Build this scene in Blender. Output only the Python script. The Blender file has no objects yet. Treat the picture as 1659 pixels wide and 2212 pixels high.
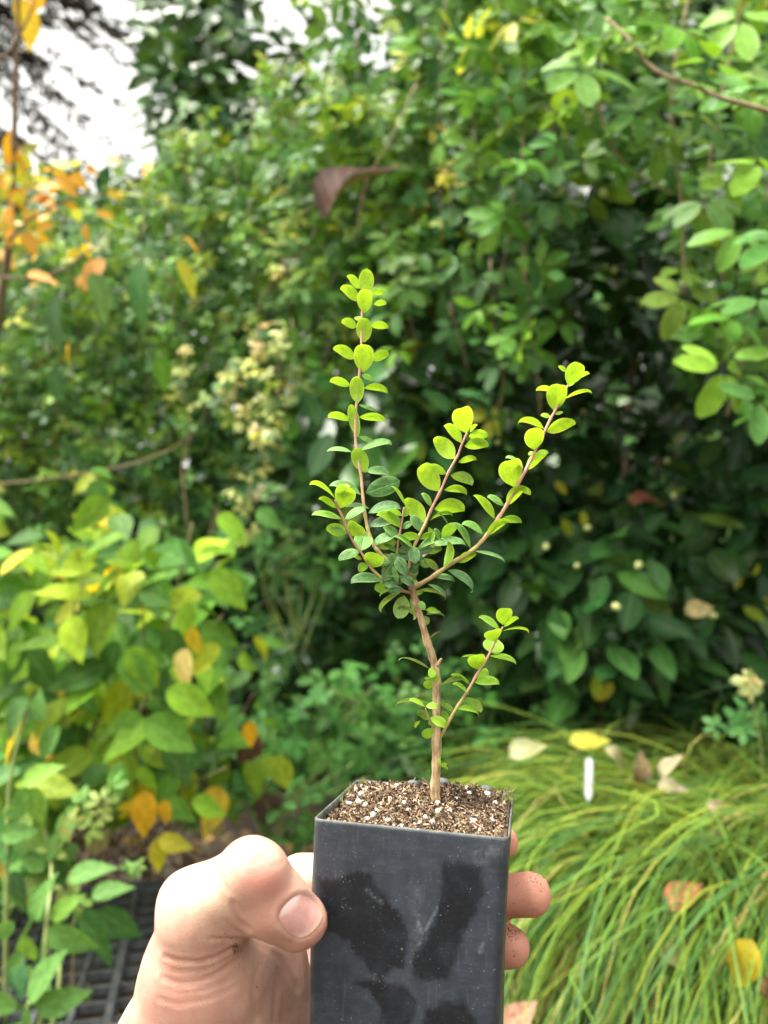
import bpy, math, random
import numpy as np
from mathutils import Vector, Matrix
from mathutils.bvhtree import BVHTree

random.seed(7)
rng = np.random.default_rng(7)
scene = bpy.context.scene
col = scene.collection

# ------------------------------------------------------------------ camera, sky, sun, exposure
CAM_H, PITCH = 0.70, math.radians(7.0)
FD, CX, CY = 1591.0, 829.5, 1106.0            # focal length and centre in a 1659 x 2212 frame
cam_data = bpy.data.cameras.new("camera")
cam = bpy.data.objects.new("camera", cam_data); col.objects.link(cam)
cam.location = (0, 0, CAM_H); cam.rotation_euler = (math.pi / 2 + PITCH, 0, 0)
cam_data.sensor_fit = 'VERTICAL'
cam_data.lens = 6.86
cam_data.sensor_height = 6.86 * 2212 / FD
cam_data.sensor_width = 6.86 * 1659 / FD
cam_data.clip_start = 0.01; cam_data.clip_end = 600
cam_data.dof.use_dof = True
cam_data.dof.focus_distance = 0.298
cam_data.dof.aperture_fstop = 2.0
scene.camera = cam

SUN_EL, SUN_AZ = math.radians(66), math.radians(250)   # azimuth from +Y clockwise: high on the left, a little behind the camera
world = bpy.data.worlds.new("World"); scene.world = world; world.use_nodes = True
wt = world.node_tree; wt.nodes.clear()
sky = wt.nodes.new("ShaderNodeTexSky"); sky.sky_type = 'NISHITA'; sky.sun_disc = False
sky.sun_elevation = SUN_EL; sky.sun_rotation = SUN_AZ
sky.air_density = 1.0; sky.dust_density = 6.0; sky.ozone_density = 1.0
hs = wt.nodes.new("ShaderNodeHueSaturation"); hs.inputs["Saturation"].default_value = 0.10
bg = wt.nodes.new("ShaderNodeBackground"); bg.inputs["Strength"].default_value = 0.14
wo = wt.nodes.new("ShaderNodeOutputWorld")
wm_ = wt.nodes.new("ShaderNodeMix"); wm_.data_type = 'RGBA'; wm_.blend_type = 'MULTIPLY'; wm_.inputs[0].default_value = 1.0; wm_.inputs[7].default_value = (1.0, .975, .90, 1)
wt.links.new(sky.outputs[0], hs.inputs["Color"]); wt.links.new(hs.outputs[0], wm_.inputs[6]); wt.links.new(wm_.outputs[2], bg.inputs[0]); wt.links.new(bg.outputs[0], wo.inputs[0])

sun_data = bpy.data.lights.new("sun", 'SUN'); sun_data.energy = 1.5; sun_data.angle = math.radians(30)
sun_data.color = (1.0, 0.95, 0.84)
sun = bpy.data.objects.new("sun", sun_data); col.objects.link(sun); sun.location = (-2, -3, 6)
sdir = Vector((math.sin(SUN_AZ) * math.cos(SUN_EL), math.cos(SUN_AZ) * math.cos(SUN_EL), math.sin(SUN_EL)))
sun.rotation_euler = (-sdir).to_track_quat('-Z', 'Y').to_euler()

scene.view_settings.view_transform = 'Standard'; scene.view_settings.look = 'None'
scene.view_settings.exposure = 2.0; scene.view_settings.gamma = 1.0
scene.view_settings.use_curve_mapping = False
scene.render.engine = 'CYCLES'
scene.cycles.use_denoising = True
scene.cycles.max_bounces = 8; scene.cycles.transmission_bounces = 6; scene.cycles.transparent_max_bounces = 6
scene.cycles.caustics_reflective = False; scene.cycles.caustics_refractive = False
scene.cycles.sample_clamp_indirect = 8

# ------------------------------------------------------------------ coordinates
UPC = np.array([0, -math.sin(PITCH), math.cos(PITCH)])
FWD = np.array([0, math.cos(PITCH), math.sin(PITCH)])
RGT = np.array([1.0, 0, 0])
CAMP = np.array([0, 0, CAM_H])
C2W = np.stack([RGT, UPC, FWD], 1)            # camera (x right, y up, z forward) -> world
def cs(px, py, z): return np.array([(px - CX) / FD * z, -(py - CY) / FD * z, z])
def c2w(p): return CAMP + np.asarray(p) @ C2W.T
def W(px, py, z): return c2w(cs(px, py, z))
def proj(p):
    q = (np.asarray(p) - CAMP) @ C2W
    return CX + FD * q[..., 0] / q[..., 2], CY - FD * q[..., 1] / q[..., 2], q[..., 2]
def nrm(v):
    v = np.asarray(v, float); return v / np.maximum(np.linalg.norm(v, axis=-1, keepdims=True), 1e-9)
def frame(n, a):                              # columns: across, along, normal
    z = nrm(n); y = np.asarray(a, float); y = y - (y @ z) * z
    if np.linalg.norm(y) < 1e-6: y = np.cross(z, [1, 0.1, 0.2])
    y = nrm(y); return np.stack([np.cross(y, z), y, z], 1)
def rv(s=1.0): return rng.normal(0, s, 3)

# ------------------------------------------------------------------ objects
LOC = {}                                      # world location of every translation-only parent
def tag(o, label=None, cat=None, group=None, kind=None):
    if label: o["label"] = label
    if cat: o["category"] = cat
    if group: o["group"] = group
    if kind: o["kind"] = kind
    return o
def link(o, parent=None, M=None, loc=None):
    col.objects.link(o)
    base = Matrix.Identity(4)
    if M is not None: base = M
    elif loc is not None: base = Matrix.Translation(Vector(loc)); 
    o.matrix_basis = base
    if loc is not None and M is None: LOC[o.name] = Vector(loc)
    if parent is not None:
        o.parent = parent; o.matrix_parent_inverse = Matrix.Translation(-LOC[parent.name])
    return o
def empty(name, loc):
    o = bpy.data.objects.new(name, None); o.empty_display_size = 0.02
    return link(o, None, None, tuple(float(x) for x in loc))
def mesh_arrays(name, V, F, UV=None, tint=None, attrs=None, smooth=True):
    V = np.asarray(V, np.float32); me = bpy.data.meshes.new(name)
    if isinstance(F, np.ndarray):
        k = F.shape[1]; nf = len(F); idx = F.astype(np.int32).ravel()
        starts = np.arange(nf, dtype=np.int32) * k
    else:
        idx = np.array([i for f in F for i in f], np.int32)
        lens = np.array([len(f) for f in F], np.int32); nf = len(F)
        starts = np.concatenate([[0], np.cumsum(lens)[:-1]]).astype(np.int32)
    me.vertices.add(len(V)); me.vertices.foreach_set("co", V.ravel())
    me.loops.add(len(idx)); me.loops.foreach_set("vertex_index", idx)
    me.polygons.add(nf); me.polygons.foreach_set("loop_start", starts)
    me.update(calc_edges=True)
    if UV is not None:
        l = me.uv_layers.new(name="UVMap"); l.data.foreach_set("uv", np.asarray(UV, np.float32)[idx].ravel())
    if tint is not None:
        a = me.attributes.new("tint", 'FLOAT_COLOR', 'POINT')
        t = np.ones((len(V), 4), np.float32); t[:, :3] = tint; a.data.foreach_set("color", t.ravel())
    for k2, v in (attrs or {}).items():
        a = me.attributes.new(k2, 'FLOAT', 'POINT'); a.data.foreach_set("value", np.asarray(v, np.float32))
    me.polygons.foreach_set("use_smooth", np.full(nf, smooth)); me.update()
    return me
def obj(name, V, F, mat, parent=None, origin=None, **kw):
    V = np.asarray(V, float); o0 = np.asarray(origin if origin is not None else V.mean(0), float)
    me = mesh_arrays(name, V - o0, F, **kw); me.materials.append(mat)
    return link(bpy.data.objects.new(name, me), parent, None, tuple(float(x) for x in o0))
def inst(name, me, R, t, s, parent, color=None):
    o = bpy.data.objects.new(name, me)
    M = Matrix.Identity(4)
    for i in range(3):
        for j in range(3): M[i][j] = float(R[i][j] * s)
        M[i][3] = float(t[i])
    if color is not None: o.color = (*[float(c) for c in color], 1)
    return link(o, parent, M)

def tube(path, radii, n=7, cap=True, rough=0.0):
    path = np.asarray(path, float); m = len(path); radii = np.broadcast_to(np.asarray(radii, float), (m,))
    tan = nrm(np.gradient(path, axis=0)); a = np.arange(n) / n * 2 * math.pi; ref = np.array([0.3, 0.2, 1.0]) if abs(tan[0] @ nrm([0.3, 0.2, 1.0])) < .9 else np.array([1.0, 0, 0])
    V = []; u = np.cross(tan[0], ref); u = nrm(u)
    for i in range(m):
        u = nrm(u - (u @ tan[i]) * tan[i]); v = np.cross(tan[i], u)
        rr = radii[i] * (1 + rough * (rng.normal(0, 1, n) if rough < .04 else 1.2*np.sin(3*a + 5*np.sin(i*.11)) + .9*np.sin(5*a - i*.35) + .8*np.sin(i*.23 + 2*a)))
        V.append(path[i] + rr[:, None] * (np.cos(a)[:, None] * u + np.sin(a)[:, None] * v))
    V = np.concatenate(V); F = []
    for i in range(m - 1):
        for j in range(n):
            F.append((i*n+j, i*n+(j+1) % n, (i+1)*n+(j+1) % n, (i+1)*n+j))
    if cap: F.append(tuple(range(n))[::-1]); F.append(tuple((m-1)*n+j for j in range(n)))
    uv = np.stack([np.tile(np.arange(n)/n, m), np.repeat(np.linspace(0, 1, m), n)], 1)
    return V, F, uv
def spline(pts, k=6):
    pts = np.asarray(pts, float)
    if len(pts) < 3: return np.array([pts[0]*(1-t)+pts[-1]*t for t in np.linspace(0, 1, k+1)])
    p = np.concatenate([[2*pts[0]-pts[1]], pts, [2*pts[-1]-pts[-2]]]); out = []
    for i in range(1, len(p)-2):
        for t in np.linspace(0, 1, k, endpoint=False):
            a, b, c, d = p[i-1], p[i], p[i+1], p[i+2]
            out.append(.5*((2*b)+(c-a)*t+(2*a-5*b+4*c-d)*t*t+(3*b-a-3*c+d)*t**3))
    out.append(pts[-1]); return np.array(out)

# ------------------------------------------------------------------ materials
class NT:
    def __init__(s, name):
        s.m = bpy.data.materials.new(name); s.m.use_nodes = True; s.t = s.m.node_tree; s.t.nodes.clear()
        s.out = s.t.nodes.new("ShaderNodeOutputMaterial")
    def put(s, sock, v):
        if isinstance(v, bpy.types.NodeSocket): s.t.links.new(v, sock)
        elif hasattr(sock, "default_value"):
            if isinstance(v, (tuple, list)) and len(v) == 3 and sock.type == 'RGBA': v = (*v, 1)
            sock.default_value = v
    def n(s, typ, ins=None, out=0, **props):
        nd = s.t.nodes.new("ShaderNode" + typ)
        for k, v in props.items(): setattr(nd, k, v)
        for k, v in (ins or {}).items(): s.put(nd.inputs[k], v)
        return nd.outputs[out]
    def math(s, op, a, b=0.0, c=None, clamp=False):
        nd = s.t.nodes.new("ShaderNodeMath"); nd.operation = op; nd.use_clamp = clamp
        s.put(nd.inputs[0], a); s.put(nd.inputs[1], b)
        if c is not None: s.put(nd.inputs[2], c)
        return nd.outputs[0]
    def mix(s, f, a, b, blend='MIX'):
        nd = s.t.nodes.new("ShaderNodeMix"); nd.data_type = 'RGBA'; nd.blend_type = blend
        s.put(nd.inputs[0], f); s.put(nd.inputs[6], a); s.put(nd.inputs[7], b); return nd.outputs[2]
    def step(s, x, lo, hi, a=0.0, b=1.0):
        nd = s.t.nodes.new("ShaderNodeMapRange"); nd.interpolation_type = 'SMOOTHSTEP'
        s.put(nd.inputs[0], x)
        for i, v in enumerate((lo, hi, a, b)): s.put(nd.inputs[i+1], v)
        return nd.outputs[0]
    def noise(s, scale, detail=3, rough=.6, vec=None, dist=0.0, out=0):
        ins = {"Scale": scale, "Detail": detail, "Roughness": rough, "Distortion": dist}
        if vec is not None: ins["Vector"] = vec
        return s.n("TexNoise", ins, out)
    def coord(s): return s.n("TexCoord", out=3)       # object coordinates
    def bump(s, h, strength=.3, dist=.001):
        return s.n("Bump", {"Height": h, "Strength": strength, "Distance": dist})
    def attr(s, name, out=2): return s.n("Attribute", out=out, attribute_name=name)
    def bsdf(s, **ins):
        nd = s.t.nodes.new("ShaderNodeBsdfPrincipled")
        for k, v in ins.items(): s.put(nd.inputs[k.replace("_", " ")], v)
        return nd.outputs[0]
    def done(s, sh): s.t.links.new(sh, s.out.inputs[0]); return s.m

def leaf_mat(name, src='obj', rough=.42, trans=.32, under=(1.25, 1.2, 1.1), underpale=.12, vein=.35, nveins=7, spec=.5,
             mottle=.18, mscale=90, rim=0.0, bump=.25, coat=0.0, spots=0.0):
    t = NT(name)
    tint = t.n("ObjectInfo", out=1) if src == 'obj' else t.attr("tint", 0)
    uv = t.n("TexCoord", out=2); sep = t.t.nodes.new("ShaderNodeSeparateXYZ"); t.put(sep.inputs[0], uv)
    u, v = sep.outputs[0], sep.outputs[1]
    au = t.math('MULTIPLY', t.math('ABSOLUTE', t.math('SUBTRACT', u, .5)), 2.0)
    mid = t.step(au, 0.02, .12, 1, 0)
    ph = t.math('MULTIPLY', t.math('SUBTRACT', v, t.math('MULTIPLY', au, .22)), nveins)
    side = t.step(t.math('ABSOLUTE', t.math('SUBTRACT', t.math('FRACT', ph), .5)), .0, .13, 1, 0)
    vm = t.math('MAXIMUM', mid, t.math('MULTIPLY', side, .45))
    nz = t.noise(mscale, 3, .6, t.coord())
    val = t.step(nz, .3, .7, 1 - mottle, 1 + mottle)
    c = t.n("VectorMath", {0: tint, 1: (1, 1, 1)}, operation='MULTIPLY')
    vm3 = t.t.nodes.new("ShaderNodeVectorMath"); vm3.operation = 'SCALE'; t.put(vm3.inputs[0], c); t.put(vm3.inputs[3], val); c = vm3.outputs[0]
    lt = t.mix(.5, c, (.55, .62, .30)); c = t.mix(t.math('MULTIPLY', vm, vein), c, lt)
    if rim: c = t.mix(t.math('MULTIPLY', t.step(au, .78, .98), rim), c, (.62, .70, .30))
    if spots: c = t.mix(t.math('MULTIPLY', t.step(t.noise(mscale*1.7, 2, .5, t.coord()), .62, .74), spots), c, (.16, .07, .02))
    back = t.n("NewGeometry", out=6)
    cb = t.mix(1.0, c, under, 'MULTIPLY'); cb = t.mix(underpale, cb, (.55, .60, .38)); cc = t.mix(back, c, cb)
    rg = t.mix(back, (rough,)*3, (min(.9, rough + .25),)*3)
    bm = t.bump(t.math('ADD', t.math('MULTIPLY', vm, -.6), nz), bump, .0008)
    p = t.bsdf(Base_Color=cc, Roughness=rg, Specular_IOR_Level=spec, Normal=bm, Coat_Weight=coat, Coat_Roughness=.12)
    tc = t.mix(1.0, cc, (1.25, 1.2, .55), 'MULTIPLY')
    tr = t.n("BsdfTranslucent", {"Color": tc, "Normal": bm})
    return t.done(t.n("MixShader", {0: trans, 1: p, 2: tr}))
def bark_mat(name, c1, c2, scale=60, stretch=.25, bump=.6, dist=.0006):
    t = NT(name); co = t.coord()
    mp = t.n("Mapping", {"Vector": co, "Scale": (1, 1, stretch)})
    a = t.noise(scale*12, 4, .7, mp); b = t.noise(scale*2, 3, .6, co)
    c = t.mix(t.step(a, .35, .68), c1, c2); c = t.mix(t.step(b, .45, .75, 0, .5), c, tuple(x*.55 for x in c1))
    return t.done(t.bsdf(Base_Color=c, Roughness=.8, Normal=t.bump(a, bump, dist)))
def plain_mat(name, c, rough=.6, var=.25, scale=40, **kw):
    t = NT(name); nz = t.noise(scale, 4, .65, t.coord())
    cc = t.mix(t.step(nz, .3, .7), tuple(x*(1-var) for x in c), tuple(min(1, x*(1+var)) for x in c))
    return t.done(t.bsdf(Base_Color=cc, Roughness=rough, Normal=t.bump(nz, .3, .001), **kw))

# ------------------------------------------------------------------ the pot's own frame (camera space)
PD = nrm([0.196, -0.154, 1.0])
PU = nrm(np.array([.044, .989, .143]) - np.dot([.044, .989, .143], PD) * PD)
PR = np.cross(PU, PD)
if PR[0] < 0: PR = -PR
PW, PH, PT = 0.0715, 0.098, 0.0304            # width at the rim, height, taper per side
P0 = cs(675, 1768, 0.27)                      # front left corner of the rim
def pot(a, b, c): return c2w(P0 + a*PR + b*PU + c*PD)
def pot_many(A): return c2w(P0 + A[:, :1]*PR + A[:, 1:2]*PU + A[:, 2:3]*PD)
PUW, PRW, PDW = PU @ C2W.T, PR @ C2W.T, PD @ C2W.T

# ------------------------------------------------------------------ materials of the near things
M_LEAF_HERO = leaf_mat("young_leaf", 'obj', rough=.45, trans=.38, underpale=.06, under=(1.0, 1.0, .8), vein=.28, nveins=8, mottle=.16, mscale=420, rim=.5, bump=.22, spec=.35)
M_LEAF_OLD = leaf_mat("old_leaf", 'obj', rough=.5, trans=.18, underpale=.22, under=(1.25, 1.15, .8), vein=.38, nveins=8, mottle=.30, mscale=520, rim=.30, bump=.5, spec=.4)
M_BARK = bark_mat("young_bark", (.30, .185, .085), (.66, .50, .29), 55, .16, 1.0, .0010)

def stem_mat():
    t = NT("branch_skin"); f = t.attr("along"); nz = t.noise(700, 3, .6, t.coord())
    c = t.mix(t.step(f, .0, .28), (.30, .17, .075), (.52, .40, .13)); c = t.mix(t.step(f, .26, .55), c, (.58, .27, .22))
    c = t.mix(t.step(nz, .35, .7, 0, .35), c, (.62, .50, .30))
    return t.done(t.bsdf(Base_Color=c, Roughness=.55, Normal=t.bump(nz, .5, .0004), Subsurface_Weight=.1, Subsurface_Radius=(.002, .001, .0006)))
M_STEM = stem_mat()

def pot_mat():
    t = NT("black_plastic"); co = t.coord()
    wet = t.attr("wet"); edge = t.attr("edge")
    n1 = t.noise(170, 5, .7, co); n2 = t.noise(900, 3, .6, co); n3 = t.noise(45, 4, .6, co)
    w = t.math('ADD', wet, t.math('MULTIPLY', t.math('SUBTRACT', t.noise(260, 6, .75, co), .5), .0065))
    wm = t.math('MULTIPLY', t.step(w, -.0015, .0012, 1, 0), t.step(t.noise(60, 4, .7, co), .25, .55, .6, 1.0))
    speck = t.math('MULTIPLY', t.step(t.noise(1500, 2, .6, co), .665, .72), t.step(t.noise(170, 3, .6, co), .46, .60))
    sc = t.n("Mapping", {"Vector": co, "Rotation": (0.0, .5, .3), "Scale": (1, 1, .06)})
    scr = t.step(t.noise(1300, 2, .5, sc), .64, .72)
    dust = t.mix(t.step(n1, .3, .72), (.0145, .0195, .0275), (.027, .0345, .046)); dust = t.mix(t.step(n3, .35, .75, 0, .5), dust, (.040, .048, .060))
    brush = t.n("Mapping", {"Vector": co, "Rotation": (.2, .9, .5), "Scale": (.12, 1, 1)}); bn = t.noise(420, 5, .75, brush)
    dust = t.mix(t.step(bn, .45, .75, 0, .5), dust, (.052, .060, .070)); dust = t.mix(t.step(t.noise(420, 5, .75, co), .50, .68, 0, .5), dust, (.016, .019, .024))
    dust = t.mix(t.math('MULTIPLY', scr, .22), dust, (.10, .11, .12))
    wetc = t.mix(t.step(n2, .4, .8), (.0065, .0085, .0115), (.012, .015, .019))
    c = t.mix(wm, dust, wetc); scf = t.attr('scuff'); c = t.mix(t.math('MULTIPLY', scf, t.step(t.noise(240, 5, .8, co), .36, .66)), c, (.17, .195, .22)); c = t.mix(t.math('MULTIPLY', speck, .55), c, (.34, .34, .31))
    c = t.mix(t.math('MULTIPLY', edge, t.step(n1, .35, .65, .25, .8)), c, (.17, .18, .15))
    r = t.mix(wm, (.50,)*3, (.30,)*3)
    return t.done(t.bsdf(Base_Color=c, Roughness=r, Specular_IOR_Level=.42, Normal=t.bump(t.math('ADD', n2, t.math('MULTIPLY', speck, 2.)), .12, .0004)))
M_POT = pot_mat()
def attr_mat(name, rough=.9, bump=.4, scale=900, spec=.2):
    t = NT(name); nz = t.noise(scale, 3, .6, t.coord()); c = t.attr("tint", 0)
    c = t.mix(t.step(nz, .3, .7, 0, .5), c, t.mix(1.0, c, (.6, .6, .6), 'MULTIPLY'))
    return t.done(t.bsdf(Base_Color=c, Roughness=rough, Specular_IOR_Level=spec, Normal=t.bump(nz, bump, .0005)))
M_SOIL = attr_mat("peat_soil")
M_PERL = plain_mat("white_granule", (.60, .57, .51), .8, .2, 900, Subsurface_Weight=.1, Subsurface_Radius=(.001, .001, .001))
M_STONE = plain_mat("grey_pebble", (.09, .095, .10), .45, .4, 500)

# ------------------------------------------------------------------ the black square pot
def poly_sd(pts, poly):                        # signed distance in the plane, negative inside
    poly = np.asarray(poly, float); d = np.full(len(pts), 1e9); ins = np.zeros(len(pts), bool)
    for i in range(len(poly)):
        a, b = poly[i], poly[(i+1) % len(poly)]; e = b - a; w = pts - a
        t = np.clip((w @ e) / (e @ e), 0, 1); d = np.minimum(d, np.linalg.norm(w - t[:, None]*e, axis=1))
        c = ((a[1] <= pts[:, 1]) & (b[1] > pts[:, 1])) | ((b[1] <= pts[:, 1]) & (a[1] > pts[:, 1]))
        xi = a[0] + (pts[:, 1] - a[1]) / (b[1] - a[1] + 1e-12) * e[0]; ins ^= c & (pts[:, 0] < xi)
    return np.where(ins, -d, d)
def face_mm(px, py):                           # photo pixel (1150,3500 crop) -> mm on the pot's front face
    X, Y = (1150 + .5425*px) / 1.8228, (3500 + .5425*py) / 1.8228
    ray = cs(X, Y, 1.0); z = (P0 @ PD) / (ray @ PD); p = ray*z - P0; return (p @ PR, p @ PU)
WET = [[(190, -80), (330, -60), (470, -150), (560, -110), (640, 10), (760, 160), (830, 270), (860, 400), (800, 600), (730, 590), (640, 690), (600, 670), (540, 580), (450, 490), (400, 400), (250, 330), (200, 150)],
       [(1090, -180), (1230, -190), (1370, -150), (1400, 30), (1330, 190), (1240, 350), (1190, 520), (1140, 660), (990, 690), (860, 640), (870, 520), (960, 400), (1040, 200), (1080, 0)],
       [(420, 690), (640, 670), (820, 720), (920, 830), (880, 960), (800, 1100), (650, 1100), (630, 900), (540, 760)],
       [(960, 900), (1100, 830), (1250, 850), (1340, 960), (1360, 1200), (900, 1200)]]
WETP = [np.array([face_mm(*p) for p in q]) for q in WET]

def ring(half, r, nside=72, nc=5):
    out = []
    cor = [(-1, -1, 180), (1, -1, 270), (1, 1, 0), (-1, 1, 90)]
    for i, (sx, sy, a0) in enumerate(cor):
        c = np.array([sx*(half - r), sy*(half - r)])
        for k in range(nc + 1):
            a = math.radians(a0 + 90*k/nc); out.append(c + r*np.array([math.cos(a), math.sin(a)]))
        nx = cor[(i+1) % 4]; e0 = out[-1]
        c2 = np.array([nx[0]*(half - r), nx[1]*(half - r)]); a = math.radians(nx[2])
        e1 = c2 + r*np.array([math.cos(a), math.sin(a)])
        n_ = nside if i == 0 else 8
        for k in range(1, n_): out.append(e0 + (e1 - e0)*k/n_)
    return np.array(out)
def build_pot():
    rows_out = np.concatenate([np.linspace(-PH, -.0012, 100), [-.0003]]); prof = []
    for b in rows_out: prof.append((b, PW/2 + b*PT - (0.0001 if b > -.001 else 0), .0035))
    prof.append((.0000, PW/2 - .00045, .0032)); prof.append((-.0003, PW/2 - .0010, .0028))
    for b in np.linspace(-.004, -PH + .0015, 12): prof.append((b, PW/2 - .0011 + b*PT, .0026))
    V = []; wet = []; edge = []
    for b, h, r in prof:
        rg = ring(h, r); n = len(rg)
        w = .0007 * math.sin(b*37)                          # the thin walls are not perfectly straight
        A = np.stack([rg[:, 0] + PW/2 + w, np.full(n, b), rg[:, 1] + PW/2], 1); V.append(A)
    n = len(V[0]); A = np.concatenate(V)
    m = len(prof)
    front = (A[:, 2] < .004 + .01) & (np.repeat(np.arange(m), n) < 102)
    sd = np.full(len(A), .02); pts = A[:, :2]
    for q in WETP: sd = np.minimum(sd, poly_sd(pts, q))
    sd = np.where(front, sd, .02)
    cx = np.minimum(np.abs(A[:, 0] - (-A[:, 1]*PT)), np.abs(A[:, 0] - (PW + A[:, 1]*PT)))
    edge = np.clip(1 - cx/.0022, 0, 1)*.5 + np.clip(1 + A[:, 1]/.0012, 0, 1)*.9
    scuff = np.zeros(len(A))
    for ln, amp, sg in (([(915, 190), (912, 270), (935, 320), (958, 325), (990, 270), (1045, 150)], .8, .0005), ([(958, 325), (925, 415), (900, 410)], .7, .0005), ([(900, 20), (905, 120), (915, 220), (900, 330), (880, 400)], .28, .0022), ([(530, 10), (650, 105)], .5, .0005), ([(1370, -250), (1470, -300), (1560, -330)], .4, .003), ([(1380, 405), (1365, 470)], .5, .0006)):
        pl_ = np.array([face_mm(*p) for p in ln]); dd = np.full(len(A), 1.)
        for a_, b_ in zip(pl_[:-1], pl_[1:]):
            e_ = b_ - a_; t_ = np.clip(((pts - a_) @ e_)/(e_ @ e_), 0, 1); dd = np.minimum(dd, np.linalg.norm(pts - a_ - t_[:, None]*e_, axis=1))
        scuff = np.maximum(scuff, amp*np.exp(-(dd/sg)**2)*front)
    F = []
    for i in range(m - 1):
        for j in range(n): F.append((i*n+j, i*n+(j+1) % n, (i+1)*n+(j+1) % n, (i+1)*n+j))
    F.append(tuple(range(n))[::-1]); F.append(tuple((m-1)*n+j for j in range(n)))
    Wv = pot_many(A)
    o = obj("plant_pot", Wv, F, M_POT, None, pot(PW/2, -PH, PW/2), attrs={"wet": sd, "edge": np.clip(edge, 0, 1), "scuff": scuff})
    tag(o, "square black plastic pot with dark wet smears, held in the hand", "pot")
    return o
pot_obj = build_pot()

# ------------------------------------------------------------------ the soil in it
def soil_height(a, c):
    h = -.0030 + .0030*np.clip((c/PW - .05)*1.4, 0, 1) - .0022*np.clip(1 - a/.012, 0, 1)
    h = h + .0009*np.sin(a*410 + 1)*np.sin(c*370) + .0006*np.sin(a*900+c*700) + .0010*np.sin(c*150+a*90)
    return h
def build_soil():
    root = empty("potting_soil", pot(PW/2, -.03, PW/2)); tag(root, "crumbly brown potting soil flecked with white granules, filling the black pot", "soil")
    n = 64; g = np.linspace(.0014, PW - .0014, n); a, c = np.meshgrid(g, g, indexing='ij'); a, c = a.ravel(), c.ravel()
    b = soil_height(a, c) + rng.normal(0, .00035, len(a))
    V = pot_many(np.stack([a, b, c], 1)); F = np.array([(i*n+j, i*n+j+1, (i+1)*n+j+1, (i+1)*n+j) for i in range(n-1) for j in range(n-1)])
    tint = np.array([.085, .055, .038]) * rng.uniform(.6, 1.3, (len(V), 1))
    Vb = pot_many(np.array([[.0014, -.06, .0014], [PW-.0014, -.06, .0014], [PW-.0014, -.06, PW-.0014], [.0014, -.06, PW-.0014]])*np.array([.9, 1, .9]) + np.array([.0035, 0, .0035]))
    obj("soil_bed", V, F, M_SOIL, root, tint=tint)
    # loose crumbs and fibres
    N = 7500; a = rng.uniform(.002, PW-.002, N); c = rng.uniform(.002, PW-.002, N); b = soil_height(a, c)
    keep = np.ones(N, bool)
    L = rng.gamma(3, .00042, N) + .0005; wd = rng.uniform(.00022, .00055, N)
    base = np.array([[-1, -.5, -.5], [-1, .5, -.5], [-1, 0, .6], [1, -.35, -.4], [1, .4, -.3], [1, 0, .5]])
    Fb = [(0, 1, 4, 3), (1, 2, 5, 4), (2, 0, 3, 5)]
    VV = []; TT = []; FF = []
    pal = np.array([[.20, .135, .085], [.33, .24, .15], [.09, .058, .040], [.13, .08, .052], [.46, .36, .24], [.27, .18, .11], [.045, .03, .024]])
    for i in range(N):
        d = nrm(np.array([rng.normal(), rng.normal(0, .8) + .25, rng.normal()])); sd = nrm(np.cross(d, rng.normal(size=3))); up = np.cross(d, sd)
        lv = base[:, :1]*L[i]*.5*d + base[:, 1:2]*wd[i]*1.4*sd + base[:, 2:3]*wd[i]*1.2*up + np.array([a[i], b[i] + rng.uniform(0, .0011), c[i]])
        FF += [tuple(q + len(VV)*6 for q in f) for f in Fb]; VV.append(lv)
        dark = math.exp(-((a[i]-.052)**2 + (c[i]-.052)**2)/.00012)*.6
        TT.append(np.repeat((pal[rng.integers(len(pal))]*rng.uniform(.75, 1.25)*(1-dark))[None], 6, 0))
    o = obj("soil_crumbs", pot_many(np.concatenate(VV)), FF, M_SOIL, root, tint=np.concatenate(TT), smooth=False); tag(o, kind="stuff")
    # white granules
    import bmesh
    bm = bmesh.new(); bmesh.ops.create_icosphere(bm, subdivisions=2, radius=1)
    iv = np.array([v.co[:] for v in bm.verts]); iF = [tuple(v.index for v in f.verts) for f in bm.faces]; bm.free()
    var = []
    for k in range(5):
        q = iv * (1 + .22*np.sin(iv @ rng.normal(0, 2.2, (3, 1)) + k) + .10*np.sin(iv @ rng.normal(0, 5, (3, 1)))); q = q*rng.uniform(.75, 1.2, 3)
        me = mesh_arrays("white_granule", q, iF); me.materials.append(M_PERL); var.append(me)
    st = mesh_arrays("pebble", iv*np.array([1.3, .7, 1]), iF); st.materials.append(M_STONE)
    B = np.stack([PRW, PDW, PUW], 1)
    spots = [(px, py) for px, py in [(350, 255), (375, 240), (320, 290), (410, 265), (440, 255), (435, 325), (395, 310), (315, 350), (290, 345), (455, 400), (450, 425), (440, 435), (665, 200), (775, 280), (715, 335), (865, 360), (985, 360), (1050, 380), (1040, 220), (1280, 235), (1320, 300), (1180, 260), (1195, 275), (1220, 440), (1230, 460), (910, 487), (930, 440), (1055, 510), (840, 440), (825, 470), (1360, 460), (1380, 505), (1210, 540), (1450, 345), (1385, 330), (650, 450), (605, 425), (495, 380), (520, 355), (755, 380), (965, 395), (700, 470), (880, 405), (1270, 495), (1440, 400), (620, 300), (560, 330), (1100, 290), (960, 315)]]
    for px, py in spots:                         # crop 1200,3000, scale .5425
        X, Y = (1200 + .5425*px)/1.8228, (3000 + .5425*py)/1.8228
        ray = cs(X, Y, 1); z = ((P0 - .0015*PU) @ PU)/(ray @ PU); p = ray*z - P0; a, c = p @ PR, p @ PD
        if not (.002 < a < PW-.002 and .002 < c < PW-.002): continue
        r = rng.uniform(.0006, .00115)*(1.25 if rng.random() < .25 else 1)
        inst("white_granule", var[rng.integers(5)], B @ frame(rv(), rv()), pot(a, soil_height(a, c) + r*.75, c), r, root)
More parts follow.
